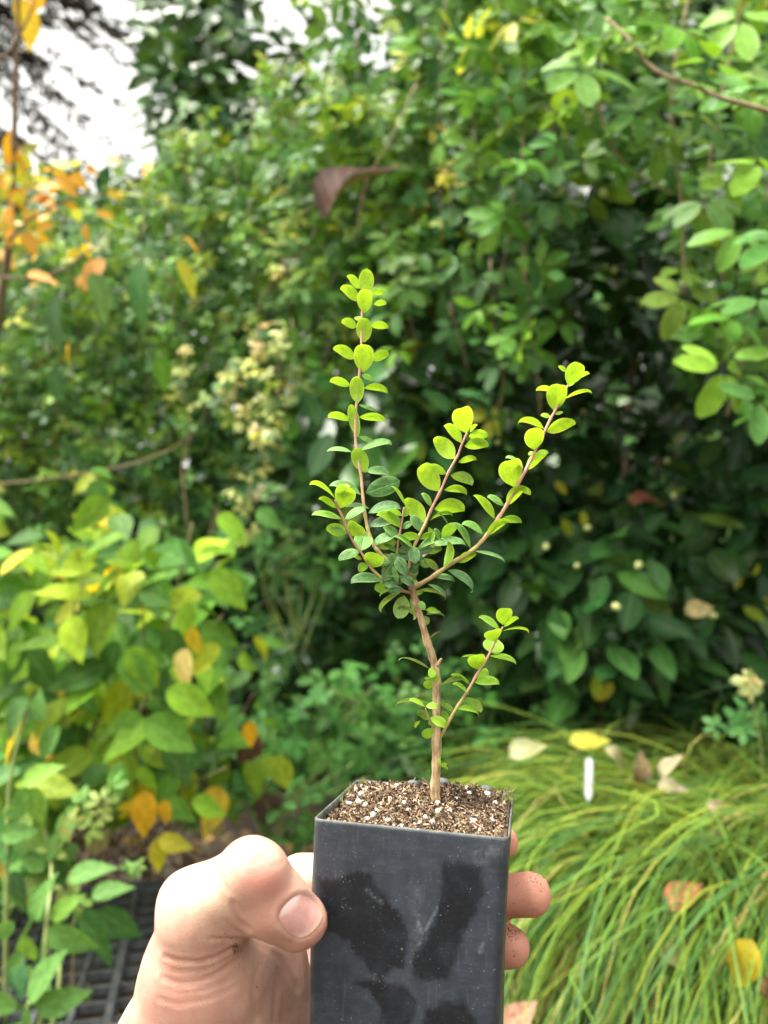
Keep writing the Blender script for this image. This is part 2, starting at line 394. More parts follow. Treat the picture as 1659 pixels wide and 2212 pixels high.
    for k in range(12):
        a, c = rng.uniform(.004, PW-.004, 2); r = rng.uniform(.00035, .0007)
        inst("white_granule", var[rng.integers(5)], B @ frame(rv(), rv()), pot(a, soil_height(a, c) + r, c), r, root)
    for a, c, r in ((.040, .067, .0030), (.0595, .0675, .0028), (.068, .058, .0016), (.027, .0675, .0022)):
        inst("pebble", st, B @ np.diag([1, 1, .8]), pot(a, soil_height(a, c) + r*.25, c), r, root)
    # moss in the corners
    VV, FF, TT = [], [], []
    for cx, cz, n_ in ((.004, .0685, 60), (.067, .0685, 170), (.0685, .05, 70), (.0015, .05, 40), (.069, .064, 110), (.002, .035, 25)):
        for k in range(n_):
            p = np.array([cx + rng.normal(0, .0016), 0, cz + rng.normal(0, .0016)]); p[0] = np.clip(p[0], .0012, PW-.0012); p[2] = np.clip(p[2], .0012, PW-.0012)
            p[1] = soil_height(p[0], p[2]) + rng.uniform(0, .001)
            d = nrm(np.array([rng.normal(0, .6), 1, rng.normal(0, .6)]))*rng.uniform(.0012, .0034); s = nrm(np.cross(d, rv()))*.00022
            b0 = len(VV)*3; VV.append(np.stack([p-s, p+s, p+d])); FF.append((b0, b0+1, b0+2)); TT.append(np.repeat(np.array([[.22, .25, .07]])*rng.uniform(.5, 1.5), 3, 0))
    o = obj("moss", pot_many(np.concatenate(VV)), FF, M_SOIL, root, tint=np.concatenate(TT)); tag(o, kind="stuff")
build_soil()

# ------------------------------------------------------------------ the young shrub in the pot
CROP = {'A': (1150, 1000, .7836), 'B': (1200, 1000, .40678), 'C': (1550, 1550, .36166), 'E': (1800, 1400, .40678), 'F': (1200, 1850, .36166),
        'G': (1150, 1900, .42194), 'H': (1550, 2380, .36166), 'T': (1400, 2200, .5425)}
def dpx(c, x, y):
    x0, y0, s = CROP[c]; return ((x0 + s*x)/1.8228, (y0 + s*y)/1.8228)
ZP = .306
shrub = empty("young_shrub", W(*dpx('T', 578, 1690), ZP))
tag(shrub, "young branching shrub with small round lime green leaves growing in the black pot", "shrub")
def branch(name, pts, r0, r1, z0=0.0, z1=0.0, mat=None, knob=True, n=9):
    pp = [dpx(*p) for p in pts]; m = len(pp)
    P = [W(x, y, ZP + z0 + (z1 - z0)*i/(m-1)) for i, (x, y) in enumerate(pp)]
    path = spline(P, 18 if mat is not None and m > 5 else 7); k = len(path); rad = np.linspace(r0, r1, k)*(.88 if mat is None else 1.0)
    if knob: rad = rad*(1 + .10*np.sin(np.arange(k)*.9 + r0*1e5) + .05*rng.normal(size=k)) if mat is None else rad*(1 + .06*np.sin(np.arange(k)*.17) + .05*np.sin(np.arange(k)*.41 + 1))
    V, F, uv = tube(path, rad, n, rough=.045 if mat is not None else .03)
    o = obj(name, V, F, mat or M_STEM, shrub, path[0], attrs={"along": uv[:, 1]})
    return o, path
trunk, tp = branch("trunk", [('T', 578, 1760), ('T', 578, 1640), ('T', 588, 1450), ('T', 586, 1200), ('T', 588, 950), ('T', 584, 830), ('T', 560, 720), ('T', 515, 580), ('T', 470, 420), ('T', 425, 270), ('T', 385, 165), ('G', 1050, 890)], .00205, .00125, 0, 0, M_BARK, n=14)
_, _ = branch("dead_stub", [('H', 480, 660), ('H', 500, 620), ('H', 520, 590)], .0008, .0004, -.001, -.002, M_BARK)
B = {}
B['tall'], _ = branch("branch", [('G', 1070, 930), ('G', 960, 800), ('G', 820, 660), ('G', 760, 580), ('G', 712, 450), ('G', 690, 350), ('G', 668, 200), ('G', 655, 60), ('B', 545, 2150), ('B', 505, 1930), ('B', 490, 1760), ('B', 497, 1500), ('B', 525, 1200), ('B', 548, 900), ('B', 553, 600), ('B', 575, 400)], .0010, .0005, .001, .012)
B['left'], _ = branch("branch", [('G', 1100, 1030), ('G', 920, 975), ('G', 840, 900), ('G', 740, 800), ('G', 650, 660), ('G', 560, 530), ('G', 480, 340), ('G', 425, 230), ('G', 400, 160)], .0008, .00045, 0, -.014)
B['mid'], _ = branch("branch", [('G', 1062, 900), ('C', 165, 1930), ('C', 190, 1760), ('C', 260, 1580), ('C', 340, 1430), ('C', 410, 1260), ('C', 510, 1060), ('C', 600, 850), ('C', 690, 690), ('C', 740, 560), ('C', 800, 430)], .0009, .0005, -.001, -.004)
B['right'], _ = branch("branch", [('G', 1105, 1020), ('C', 245, 2100), ('C', 430, 1990), ('C', 640, 1840), ('C', 840, 1720), ('C', 1000, 1560), ('C', 1130, 1370), ('C', 1220, 1230), ('C', 1340, 1010), ('C', 1430, 850), ('E', 830, 770), ('E', 900, 620), ('E', 950, 530), ('E', 1040, 350), ('E', 1075, 285)], .0012, .0005, 0, .006)
B['twig'], _ = branch("branch", [('G', 1050, 890), ('G', 985, 700), ('G', 982, 640), ('G', 990, 560), ('G', 1010, 450), ('G', 1030, 340), ('G', 1045, 230)], .0006, .0004, 0, -.006)
B['back'], _ = branch("branch", [('G', 1080, 900), ('G', 1150, 770), ('G', 1190, 720), ('G', 1250, 670), ('G', 1320, 600), ('G', 1385, 540)], .0007, .0005, .002, .012)
B['low'], _ = branch("branch", [('H', 480, 1450), ('H', 530, 1410), ('H', 640, 1200), ('H', 740, 1040), ('H', 830, 900), ('H', 920, 740), ('H', 1010, 600), ('H', 1080, 460), ('H', 1130, 360), ('H', 1190, 240)], .00085, .00045, .0005, .002)
B['bud'], _ = branch("branch", [('H', 440, 1340), ('H', 415, 1310), ('H', 380, 1240), ('H', 345, 1130)], .0005, .0003, -.001, -.005)
B['trunk'] = trunk

def hero_leaf(L, Wd, curl, revol, rows=14, cols=6, fold=.0, pointed=False):
    t = np.linspace(0, 1, rows + 1); s = np.linspace(-1, 1, cols + 1)
    te = np.clip((t - .03)/.97, 0, 1)
    h = np.clip(1 - np.abs(2*te**1.06 - 1)**2.05, 0, 1)**.60
    if pointed: h = np.clip(np.sin(math.pi*te**.86), 0, 1)**.72
    h = np.where(t < .06, .09, h); h[0] = .07; h = np.where(t > .93, np.minimum(h, .30*(1-t)/.07 + .06), h); h[-1] = .02
    th = -curl*(.30*t + .50*t**3 + .9*np.clip((t-.78)/.22, 0, 1)**2)                          # slope along the blade: the tip curls down
    dy = np.cos(th); dz = np.sin(th)
    y = np.concatenate([[0], np.cumsum((dy[1:]+dy[:-1])/2)])/rows; z = np.concatenate([[0], np.cumsum((dz[1:]+dz[:-1])/2)])/rows
    a = math.atan2(z[-1], y[-1]); ln = math.hypot(y[-1], z[-1])
    yy = (y*math.cos(a) + z*math.sin(a))/ln; zz = (-y*math.sin(a) + z*math.cos(a))/ln
    V = np.zeros((rows+1, cols+1, 3)); Wv = Wd/2
    V[..., 0] = h[:, None]*s[None]*Wv
    V[..., 1] = yy[:, None]*L
    V[..., 2] = zz[:, None]*L + (fold*np.abs(s)[None] - revol*s[None]**2)*h[:, None]*Wv
    uv = np.stack(np.broadcast_arrays((s[None]+1)/2, t[:, None]), -1).reshape(-1, 2)
    c = cols + 1; F = np.array([(i*c+j, i*c+j+1, (i+1)*c+j+1, (i+1)*c+j) for i in range(rows) for j in range(cols)])
    return V.reshape(-1, 3), F, uv
def leaf_tone(t):
    if t > 1.5: return np.array([.16, .10, .11])
    k = [0, .1, .3, .55, .8, 1.0]
    c = np.array([[.38, .64, .020], [.29, .54, .025], [.18, .40, .035], [.115, .285, .05], [.085, .215, .065], [.048, .135, .052]])
    return np.array([np.interp(t, k, c[:, i]) for i in range(3)])
LV = {
 'tall': "B 590 390 597 180 135 F 0;B 535 330 415 210 60 S 0;B 650 365 748 390 55 S .03;B 578 572 585 400 145 F .03;B 530 450 355 335 70 S .03;B 670 485 775 510 35 S .08;B 575 855 570 650 150 F .03;B 505 700 360 665 75 S .05;B 630 690 795 715 45 S .08;B 548 650 500 592 80 B .1;B 565 1145 570 928 178 F .03;B 490 1010 300 910 85 S .05;B 640 1020 800 985 80 S .08;B 570 880 665 940 60 B .25;B 510 1445 500 1210 140 F .08;B 445 1270 260 1240 65 S .08;B 570 1300 780 1330 50 S .1;B 550 1170 660 1220 60 B .3;B 515 1770 455 1490 95 F .12;B 445 1610 235 1570 65 S .1;B 525 1580 775 1580 50 S .12;B 520 1460 680 1520 40 B .5;B 590 2115 490 1895 150 F .12;B 450 1915 212 1910 45 T .5;B 540 1900 825 1870 85 T .6;B 525 1765 680 1835 50 B .5;B 590 2100 800 2120 70 T .7;F 665 250 1010 120 190 t .8;F 610 270 275 185 90 T .6;F 690 470 1025 430 90 T .8;F 700 420 450 405 55 T .85;F 700 610 1040 540 110 T .85;F 740 770 570 715 95 S .4",
 'left': "F 330 310 75 160 75 S .03;F 385 415 460 225 200 F .03;F 345 260 505 210 70 T .1;F 345 415 170 330 75 S .03;F 400 535 95 525 50 T .3;F 435 540 640 460 85 T .6;F 455 690 258 640 110 S .15;F 510 718 590 590 215 F .12;F 470 700 300 655 35 T .7;F 615 882 640 730 190 t .6;F 605 885 372 935 80 T .6;F 725 1062 765 920 185 F .12;F 620 975 535 950 40 S .15;F 680 1020 610 1115 90 S .3;F 850 1190 540 1285 120 T .8;F 850 1200 1000 1280 105 T .75;F 845 1165 1015 925 140 t .7;F 780 1240 835 1325 100 S .25",
 'trunk': "F 1065 1290 915 1320 85 t .95;F 1060 1280 840 1375 50 S .5;F 1060 1320 850 1520 115 S .45;F 1085 1370 1025 1610 175 D .5;F 1150 1400 1190 1620 75 S .4;F 1200 1590 1010 1525 50 S .45;F 1180 1360 1280 1345 60 S .35;F 1230 1310 1465 1395 45 S .5;F 1340 1245 1500 1400 45 T .8;F 1130 1140 1035 1050 90 t .95;F 1050 1250 1010 1090 125 t .95;F 1120 1150 1210 1180 40 S .5;F 1190 1250 1180 1190 80 S .6;F 1130 1100 1255 1060 110 t .95;F 980 1020 1075 1030 50 T .7;F 1110 1150 1000 1000 90 t .9;F 1090 1180 900 1130 70 T .9;F 1120 1060 1000 960 80 t .85;F 1150 1200 1230 1120 60 S .6;G 1240 1190 1190 1115 60 t .5;G 1245 1190 1345 1195 40 S .15;G 1260 1210 1380 1240 30 T .3;G 1245 1235 1398 1275 35 S .5;G 1230 1330 1270 1265 80 S .6;G 1290 1450 1380 1390 35 S 2;H 390 700 80 650 55 S .5;H 380 1070 40 1085 95 S .5;H 400 800 440 715 85 t .12;H 410 820 495 800 60 t .12;H 410 830 355 915 90 t .12;H 440 845 525 870 55 t .15;H 390 805 340 805 35 t 0;H 515 880 780 890 70 S .5;T 612 1500 608 1455 22 t .15;T 618 1500 665 1493 26 t .12;T 615 1505 665 1530 22 S .15",
 'bud': "H 340 1110 175 1075 40 T .15;H 350 1110 480 1105 50 T .15;H 360 1150 300 1285 150 t .35;H 395 1235 560 1300 80 T .1;H 290 1265 245 1340 45 S .1;H 440 1360 335 1420 95 t .15;H 380 1260 440 1310 80 S .3",
 'twig': "F 1050 630 810 470 85 S .2;F 1090 380 925 215 65 S .2;F 1065 500 910 440 60 S .25;F 1080 510 1130 405 85 F .15;F 1010 740 850 640 75 T .6;F 1020 690 880 640 90 t .55;F 1000 780 820 830 130 S .35;F 1000 700 765 785 70 T .75;F 1060 640 1165 580 70 T .6;F 1020 750 1225 710 75 S .3;F 1010 890 1150 835 70 t .85;F 1000 890 855 850 50 T .7;F 1110 950 1005 885 70 t .85",
 'mid': "C 795 428 720 200 225 F .0;C 735 535 555 390 90 S .02;C 820 460 1010 455 95 S .03;C 830 420 920 350 50 S .03;C 775 570 1005 555 115 S .08;C 665 705 447 515 165 S .02;C 705 745 890 750 70 S .12;C 575 870 375 790 90 S .2;C 620 885 845 970 110 S .4;C 490 1060 320 805 195 F .0;C 550 1050 785 1060 60 S .12;C 410 1230 305 1100 70 T .4;C 445 1255 755 1210 135 S .07;C 340 1400 115 1185 165 S .02;C 390 1390 645 1400 50 S .2;C 450 1270 595 1440 40 T .7;C 280 1580 470 1560 80 S .3;C 220 1690 0 1580 50 T .4;C 320 1500 200 1345 115 t .7;C 260 1690 550 1690 50 T .6;C 380 1450 420 1620 70 S .3;F 1125 955 1300 1020 75 T .8;F 1200 960 1270 860 90 S .45",
 'right': "C 545 1890 510 1620 80 S .12;C 430 1990 645 2050 75 T .75;C 590 1925 830 2170 65 T .8;C 880 1710 1168 1800 55 T .7;C 690 1832 880 1745 90 S .07;C 835 1680 650 1420 75 T .45;C 1005 1555 1260 1395 120 S .02;C 975 1530 760 1460 55 T .45;C 1095 1360 855 1150 75 S .05;C 1170 1370 1385 1390 50 S .3;C 1225 1215 1440 1040 130 S .0;C 1200 1215 1025 1125 75 T .45;C 1370 1020 1490 1085 70 S .03;C 1315 1015 1245 770 230 F .0;C 1440 825 1650 680 110 S .0;C 1420 810 1220 735 60 T .4;C 1530 610 1495 400 205 F .0;C 1525 650 1480 650 50 B .1;E 760 955 875 940 55 B .08;E 840 710 612 655 55 S .08;E 865 735 1125 630 85 S .0;E 940 535 950 340 182 F .0;E 905 590 820 575 50 B .05;E 945 570 1020 550 35 B .05;E 945 345 785 320 40 S .0;E 1040 420 1290 400 70 S .0;E 1070 280 1150 112 160 F .0;E 1055 155 980 120 35 S .0;E 1150 215 1275 195 40 S .0;E 1030 325 940 290 45 B .0;E 1075 300 1135 270 25 B .0;C 380 1890 290 1840 70 S .5",
 'back': "C 350 1720 520 1690 100 S .4;C 420 1660 750 1730 90 T .7;C 520 1570 680 1445 120 S .2;C 500 1580 430 1490 60 T .6;C 300 1800 470 1910 80 S .5",
 'low': "H 1190 220 1195 22 168 F .0;H 1150 265 925 185 60 T .2;H 1200 245 1355 200 60 S .03;H 1180 290 1465 275 45 S .08;H 1095 400 1045 248 195 F .03;H 1110 540 1112 420 225 b .2;H 1000 580 755 530 45 S .2;H 1050 560 1295 640 65 T .18;H 930 710 875 548 185 F .03;H 910 780 1060 830 165 b .3;H 880 850 1110 965 75 T .18;H 830 870 640 800 45 S .3;H 820 985 675 860 60 T .18;H 780 1010 945 1165 110 S .35;H 690 1135 890 1220 50 T .22;H 645 1170 525 1105 85 S .4;H 575 1290 525 1165 80 S .3",
}
def extra_leaves():
    r = np.random.default_rng(21); out = []
    for k in range(30):
        x, y = r.uniform(850, 1330), r.uniform(800, 1290)
        if abs(x - 1090)/260 + abs(y - 1060)/270 > 1: continue
        a = r.uniform(-.5, math.pi + .5); l = r.uniform(110, 200); out.append("F %d %d %d %d %d %s %.2f" % (x, y, x + l*math.cos(a), y - l*math.sin(a), r.uniform(55, 120), r.choice(list('tTSTt')), r.uniform(.45, 1.0)))
    return ';'.join(out)
LV['trunk'] += ';' + extra_leaves()
def build_leaves():
    for key, txt in LV.items():
        par = B[key]
        for row in txt.split(';'):
            f = row.split(); c = f[0]; bx, by, tx, ty, w = map(float, f[1:6]); flag, tone = f[6], float(f[7])
            b2, t2 = dpx(c, bx, by), dpx(c, tx, ty); sc = CROP[c][2]/1.8228
            # depth of the twig the leaf leaves from
            me = par.data; co = np.empty(len(me.vertices)*3, np.float32); me.vertices.foreach_get("co", co); co = co.reshape(-1, 3) + np.array(par.location)
            X, Y, Z = proj(co); k = np.argmin((X - b2[0])**2 + (Y - b2[1])**2); z = float(Z[k])
            if key == 'trunk': z += {'t': -.004, 'T': -.003, 'D': .002}.get(flag, .001) + rng.normal(0, .0015)
            px = z/FD; app = math.hypot(t2[0]-b2[0], t2[1]-b2[1]); wd = w*sc
            ia = np.array([(t2[0]-b2[0])/app, -(t2[1]-b2[1])/app, 0.0])
            ip = np.array([-ia[1], ia[0], 0]);  ip = ip if ip[1] > 0 else -ip
            ratio = .64
            if flag in 'FBbt':
                Lt = max(app*1.02, wd/.70); dep = math.sqrt(max(0, Lt*Lt - app*app)); sg = {'F': -1, 'b': 1, 'B': 1, 't': 1}[flag]
                ax = np.array([ia[0]*app, ia[1]*app, sg*dep]); Wt = wd
                n_ = np.cross(ax, np.cross(ip, ia)) ; side = nrm(np.cross([0, 0, 1], ax)) if dep > 0 else ip
                n_ = nrm(np.cross(side, ax)); 
                want_away = flag in 'F'
                if flag in 'bB': want_away = (flag == 'b')
                if (n_[2] > 0) != want_away: n_ = -n_
                if flag == 'B': n_ = nrm(n_ + ip*.5)
            else:
                dep = rng.normal(0, .12)*app; ax = np.array([ia[0]*app, ia[1]*app, dep]); Lt = np.linalg.norm(ax); Wt = max(wd*1.08, ratio*Lt*.95)
                cph = min(1, wd/Wt); ph = math.acos(cph); side = -1 if flag == 'T' else 1
                n_ = nrm(np.array([0, 0, side])*cph + ip*math.sin(ph))
                if flag == 'D': n_ = np.array([0, 0, 1.0])
            new = tone < .33
            curl = {'F': .7, 't': .45, 'b': .5, 'B': .8, 'D': .2}.get(flag, 1.2)*rng.uniform(.75, 1.3); 
            if flag == 't': pass
            gs = rng.uniform(1.02, 1.13); V, Fc, uv = hero_leaf(Lt*px*gs, Wt*px*gs*rng.uniform(.92, 1.05), curl, rng.uniform(.10, .30), fold=rng.uniform(.10, .42) if flag in 'FbtD' else rng.uniform(.12, .45), pointed=flag in 'STB')
            n_ = nrm(n_ + rv(.05 if flag in 'FbB' else .12)); R = frame(n_ @ C2W.T, ax @ C2W.T); base = W(b2[0], b2[1], z)
            me = mesh_arrays("leaf", V, Fc, uv); me.materials.append(M_LEAF_HERO if new else M_LEAF_OLD)
            inst("leaf", me, R, base, 1.0, par, leaf_tone(tone)*rng.uniform(.9, 1.08))
build_leaves()

# ------------------------------------------------------------------ the hand
def backz(px, py):                              # depth of the pot's back face along a pixel's ray
    ray = cs(px, py, 1.0); e = .0018
    return ((P0 @ PD) + PW - e)/(ray @ PD)
def seg(p, a, b, r1, r2, fl=None):
    a = np.asarray(a); b = np.asarray(b); q = p - a; ba = b - a
    t = np.clip((q @ ba)/(ba @ ba), 0, 1); v = q - t[:, None]*ba
    if fl is not None:
        n, s = fl; k = v @ n; v = v + np.outer(k*(1/s - 1), n)
        return np.linalg.norm(v, axis=1)*1.0 - (r1 + (r2-r1)*t)
    return np.linalg.norm(v, axis=1) - (r1 + (r2 - r1)*t)
def smin(a, b, k):
    h = np.clip(.5 + .5*(b - a)/k, 0, 1); return b*(1-h) + a*h - k*h*(1-h)
mm = .001
zax = np.array([0, 0, 1.0])
TH_IP, TH_MID, TH_TIP = cs(543, 1887, .2505), cs(588, 1948, .2530), cs(641, 1989, .2558)
TH_MCP, TH_MC = cs(427, 1972, .2600), cs(428, 2115, .2690)
WR = cs(395, 2400, .290); FA = np.array([-.150, -.40, .235])
def fing(pts): return [cs(x, y, backz(x, y) + r*mm + bow*mm) for x, y, r, bow in pts]
F_IDX = fing([(648, 1900, 8.6, 9), (850, 1835, 8.4, 3), (1000, 1822, 7.6, 1), (1088, 1817, 7.2, 0)])
F_MID = fing([(720, 1990, 9.0, 8), (930, 1952, 9.0, 3), (1070, 1936, 9.2, 1), (1146, 1932, 9.4, -.5)])
F_RNG = fing([(730, 2090, 8.6, 7), (900, 2065, 8.6, 3), (1025, 2050, 8.6, 1), (1102, 2044, 8.8, -.5)])
F_PNK = fing([(720, 2190, 7.6, 5), (850, 2175, 7.2, 2), (950, 2165, 6.8, 1), (1005, 2158, 6.4, 0)])
def hand_sdf(p):
    d = None
    # thumb
    th = smin(seg(p, TH_IP, TH_MID, 10.6*mm, 11.6*mm, (zax, .86)), seg(p, TH_MID, TH_TIP, 11.6*mm, 10.3*mm, (zax, .84)), 4*mm)
    pr = smin(smin(seg(p, TH_MCP, TH_IP, 12.8*mm, 10.6*mm), seg(p, cs(460, 1990, .2615), cs(560, 1930, .2555), 11*mm, 10*mm), 5*mm), seg(p, cs(543, 1880, .249), cs(560, 1884, .249), 9.6*mm, 9.2*mm), 4*mm)
    th = smin(th, pr, 3.0*mm)
    th = smin(th, seg(p, TH_MCP, TH_MC, 12.8*mm, 18*mm), 9*mm)
    # thenar and wrist
    th = smin(th, seg(p, TH_MC, cs(402, 2255, .279), 18.5*mm, 25*mm), 14*mm)
    th = smin(th, seg(p, cs(470, 2110, .274), cs(600, 2075, .300), 15*mm, 12*mm), 14*mm)
    th = smin(th, seg(p, cs(470, 2230, .280), cs(620, 2190, .302), 20*mm, 16*mm), 14*mm)
    pal = smin(seg(p, cs(470, 2330, .295), F_IDX[0], 17*mm, 11*mm), seg(p, cs(500, 2370, .300), F_MID[0], 16*mm, 11*mm), 12*mm)
    pal = smin(pal, seg(p, cs(520, 2400, .302), F_RNG[0], 15*mm, 10.5*mm), 12*mm)
    pal = smin(pal, seg(p, cs(540, 2430, .300), F_PNK[0], 15*mm, 10*mm), 12*mm)
    web = seg(p, cs(500, 2060, .281), cs(610, 1990, .309), 9*mm, 7*mm)
    pal = smin(pal, web, 14*mm)
    d = smin(th, pal, 11*mm)
    for f, r in ((F_IDX, (9.2, 8.3, 7.6, 7.0)), (F_MID, (9.8, 9.0, 9.0, 9.3)), (F_RNG, (9.4, 8.6, 8.5, 8.6)), (F_PNK, (8.2, 7.2, 6.8, 6.3))):
        g = None
        for i in range(3):
            s = seg(p, f[i], f[i+1], r[i]*mm, r[i+1]*mm); g = s if g is None else smin(g, s, 2.5*mm)
        d = smin(d, g, 5*mm)
    arm = smin(seg(p, WR, FA, 27*mm, 34*mm, (nrm([.35, .1, .93]), .80)), seg(p, cs(400, 2300, .282), WR, 25*mm, 27*mm), 15*mm)
    d = smin(d, arm, 16*mm)
    # tendon along the thumb side of the wrist
    d = smin(d, seg(p, cs(380, 2060, .2565), cs(318, 2230, .258), 3*mm, 4*mm), 9*mm)
    # stays outside the pot
    q = p - P0; a, b, c = q @ PR, q @ PU, q @ PD; e = -b*PT
    dp = np.maximum(np.maximum(np.maximum(e - a, a - (PW - e)), np.maximum(e - c, c - (PW - e))), np.maximum(b, -PH - b))
    k = 1.2*mm; x, y = d, -(dp - .0002); h = np.clip(.5 - .5*(x - y)/k, 0, 1)
    return y*(1-h) + x*h + k*h*(1-h) if False else np.maximum(x, y)
def surface_net(f, lo, hi, h, blk=12):
    lo = np.asarray(lo); n = np.ceil((np.asarray(hi) - lo)/h/blk).astype(int)*blk + 1
    D = np.full(n, 1.0, np.float32); nb = (n - 1)//blk
    ax = [lo[i] + (np.arange(nb[i]) + .5)*blk*h for i in range(3)]
    C = np.stack(np.meshgrid(*ax, indexing='ij'), -1).reshape(-1, 3); dc = f(C)
    D[:] = np.where(np.pad(np.repeat(np.repeat(np.repeat((dc < 0).reshape(nb), blk, 0), blk, 1), blk, 2), ((0, 1),)*3, mode='edge'), -1, 1)
    act = np.argwhere((np.abs(dc) < blk*h*1.25).reshape(nb)); o = np.arange(blk + 1)
    loc = np.stack(np.meshgrid(o, o, o, indexing='ij'), -1).reshape(-1, 3)
    for s in range(0, len(act), 120):
        I = (act[s:s+120, None, :]*blk + loc[None]).reshape(-1, 3); D[I[:, 0], I[:, 1], I[:, 2]] = f(lo + I*h)
    ins = D < 0
    cells = np.zeros(np.array(D.shape) - 1, np.int8)
    for c in np.ndindex(2, 2, 2): cells += ins[c[0]:ins.shape[0]-1+c[0], c[1]:ins.shape[1]-1+c[1], c[2]:ins.shape[2]-1+c[2]]
    A = np.argwhere((cells > 0) & (cells < 8)); idx = np.full(cells.shape, -1, np.int32); idx[A[:, 0], A[:, 1], A[:, 2]] = np.arange(len(A))
    acc = np.zeros((len(A), 3)); cnt = np.zeros(len(A))
    cor = list(np.ndindex(2, 2, 2))
    for i, c in enumerate(cor):
        for j, e in enumerate(cor):
            if j <= i or sum(abs(np.array(c) - np.array(e))) != 1: continue
            a = D[A[:, 0]+c[0], A[:, 1]+c[1], A[:, 2]+c[2]]; b = D[A[:, 0]+e[0], A[:, 1]+e[1], A[:, 2]+e[2]]
            m = (a < 0) != (b < 0); t = np.where(m, a/(a - b + 1e-12), 0)
            p = np.array(c) + t[:, None]*(np.array(e) - np.array(c)); acc += np.where(m[:, None], p, 0); cnt += m
    V = lo + (A + acc/cnt[:, None])*h; Fs = []
    for axx in range(3):
        u, v = (axx+1) % 3, (axx+2) % 3
        sl0 = [slice(None)]*3; sl1 = [slice(None)]*3; sl0[axx] = slice(0, -1); sl1[axx] = slice(1, None)
        E = np.argwhere(ins[tuple(sl0)] != ins[tuple(sl1)])
        E = E[(E[:, u] > 0) & (E[:, v] > 0) & (E[:, u] < D.shape[u]-1) & (E[:, v] < D.shape[v]-1)]
        def cell(du, dv):
            q = E.copy(); q[:, u] += du; q[:, v] += dv; return idx[q[:, 0], q[:, 1], q[:, 2]]
        Q = np.stack([cell(-1, -1), cell(0, -1), cell(0, 0), cell(-1, 0)], 1)
        fl = ins[E[:, 0], E[:, 1], E[:, 2]]; Q[~fl] = Q[~fl][:, ::-1]; Fs.append(Q)
    Fq = np.concatenate(Fs); return V, Fq[(Fq >= 0).all(1)]
def smooth(V, F, it, lam=.5):
    e = np.concatenate([F[:, [i, (i+1) % 4]] for i in range(4)]); e = np.concatenate([e, e[:, ::-1]])
    cnt = np.bincount(e[:, 0], minlength=len(V))[:, None]
    for k in range(it):
        s = np.zeros_like(V)
        for i in range(3): s[:, i] = np.bincount(e[:, 0], V[e[:, 1], i], len(V))
        V = V + lam*(s/np.maximum(cnt, 1) - V)
    return V
def vnormals(V, F):
    n = np.cross(V[F[:, 2]] - V[F[:, 0]], V[F[:, 3]] - V[F[:, 1]]); N = np.zeros_like(V)
    for k in range(4):
        for i in range(3): N[:, i] += np.bincount(F[:, k], n[:, i], len(V))
    return nrm(N)
def cpx(V): return np.stack([CX + FD*V[:, 0]/V[:, 2], CY - FD*V[:, 1]/V[:, 2]], 1)
def line_d(P, line):
    line = np.asarray(line, float); d = np.full(len(P), 1e9)
    for a, b in zip(line[:-1], line[1:]):
        e = b - a; t = np.clip(((P - a) @ e)/(e @ e), 0, 1); d = np.minimum(d, np.linalg.norm(P - a - t[:, None]*e, axis=1))
    return d
NC, NA = np.array([649., 1979.]), nrm([.72, .69]); NPV = np.array([NA[1], -NA[0]])   # nail centre, axis to the tip, across
NHL, NHW = 44., 46.
def nail_rho(P):
    q = P - NC; s, t = q @ NPV/NHW, q @ NA/NHL; return (np.abs(s)**2.6 + np.abs(t)**2.6)**(1/2.6), s, t

def skin_mat():
    t = NT("skin"); co = t.coord(); red, tan, dirt, pale = t.attr("red"), t.attr("tan"), t.attr("dirt"), t.attr("pale")
    n1 = t.noise(130, 4, .6, co); n2 = t.noise(900, 3, .6, co); n3 = t.noise(45, 3, .5, co)
    c = t.mix(t.step(n1, .3, .7), (.50, .300, .222), (.61, .405, .305)); c = t.mix(t.step(n3, .4, .7, 0, .35), c, (.62, .36, .29))
    c = t.mix(pale, c, (.72, .56, .40)); c = t.mix(red, c, (.62, .25, .20)); c = t.mix(tan, c, (.64, .27, .185))
    sp = t.step(t.math('ADD', t.noise(1000, 3, .65, co), t.math('MULTIPLY', dirt, .30)), .72, .78)
    sm = t.step(t.math('ADD', n1, t.math('MULTIPLY', dirt, .35)), .62, .95, 0, .55)
    c = t.mix(t.math('MULTIPLY', sm, t.step(dirt, .02, .3)), c, (.24, .115, .065)); c = t.mix(t.math('MULTIPLY', sp, t.step(dirt, .05, .25)), c, (.07, .035, .022))
    vor = t.n("TexVoronoi", {"Vector": co, "Scale": 750.0}, 0, feature='DISTANCE_TO_EDGE')
    pr = t.n("TexWave", {"Vector": co, "Scale": 520.0, "Distortion": 6.0, "Detail": 1.5, "Detail Scale": .12}, 1, bands_direction='DIAGONAL')
    hgt = t.math('ADD', t.math('MULTIPLY', n2, .7), t.math('MULTIPLY', vor, 1.1)); hgt = t.math('ADD', hgt, t.math('MULTIPLY', t.math('MULTIPLY', pr, tan), .6))
    return t.done(t.bsdf(Base_Color=c, Roughness=t.step(n1, .3, .7, .44, .58), Specular_IOR_Level=.38, Subsurface_Weight=.22, Subsurface_Radius=(.0042, .0016, .0009), Subsurface_Scale=1.0, Normal=t.bump(hgt, .17, .0006)))
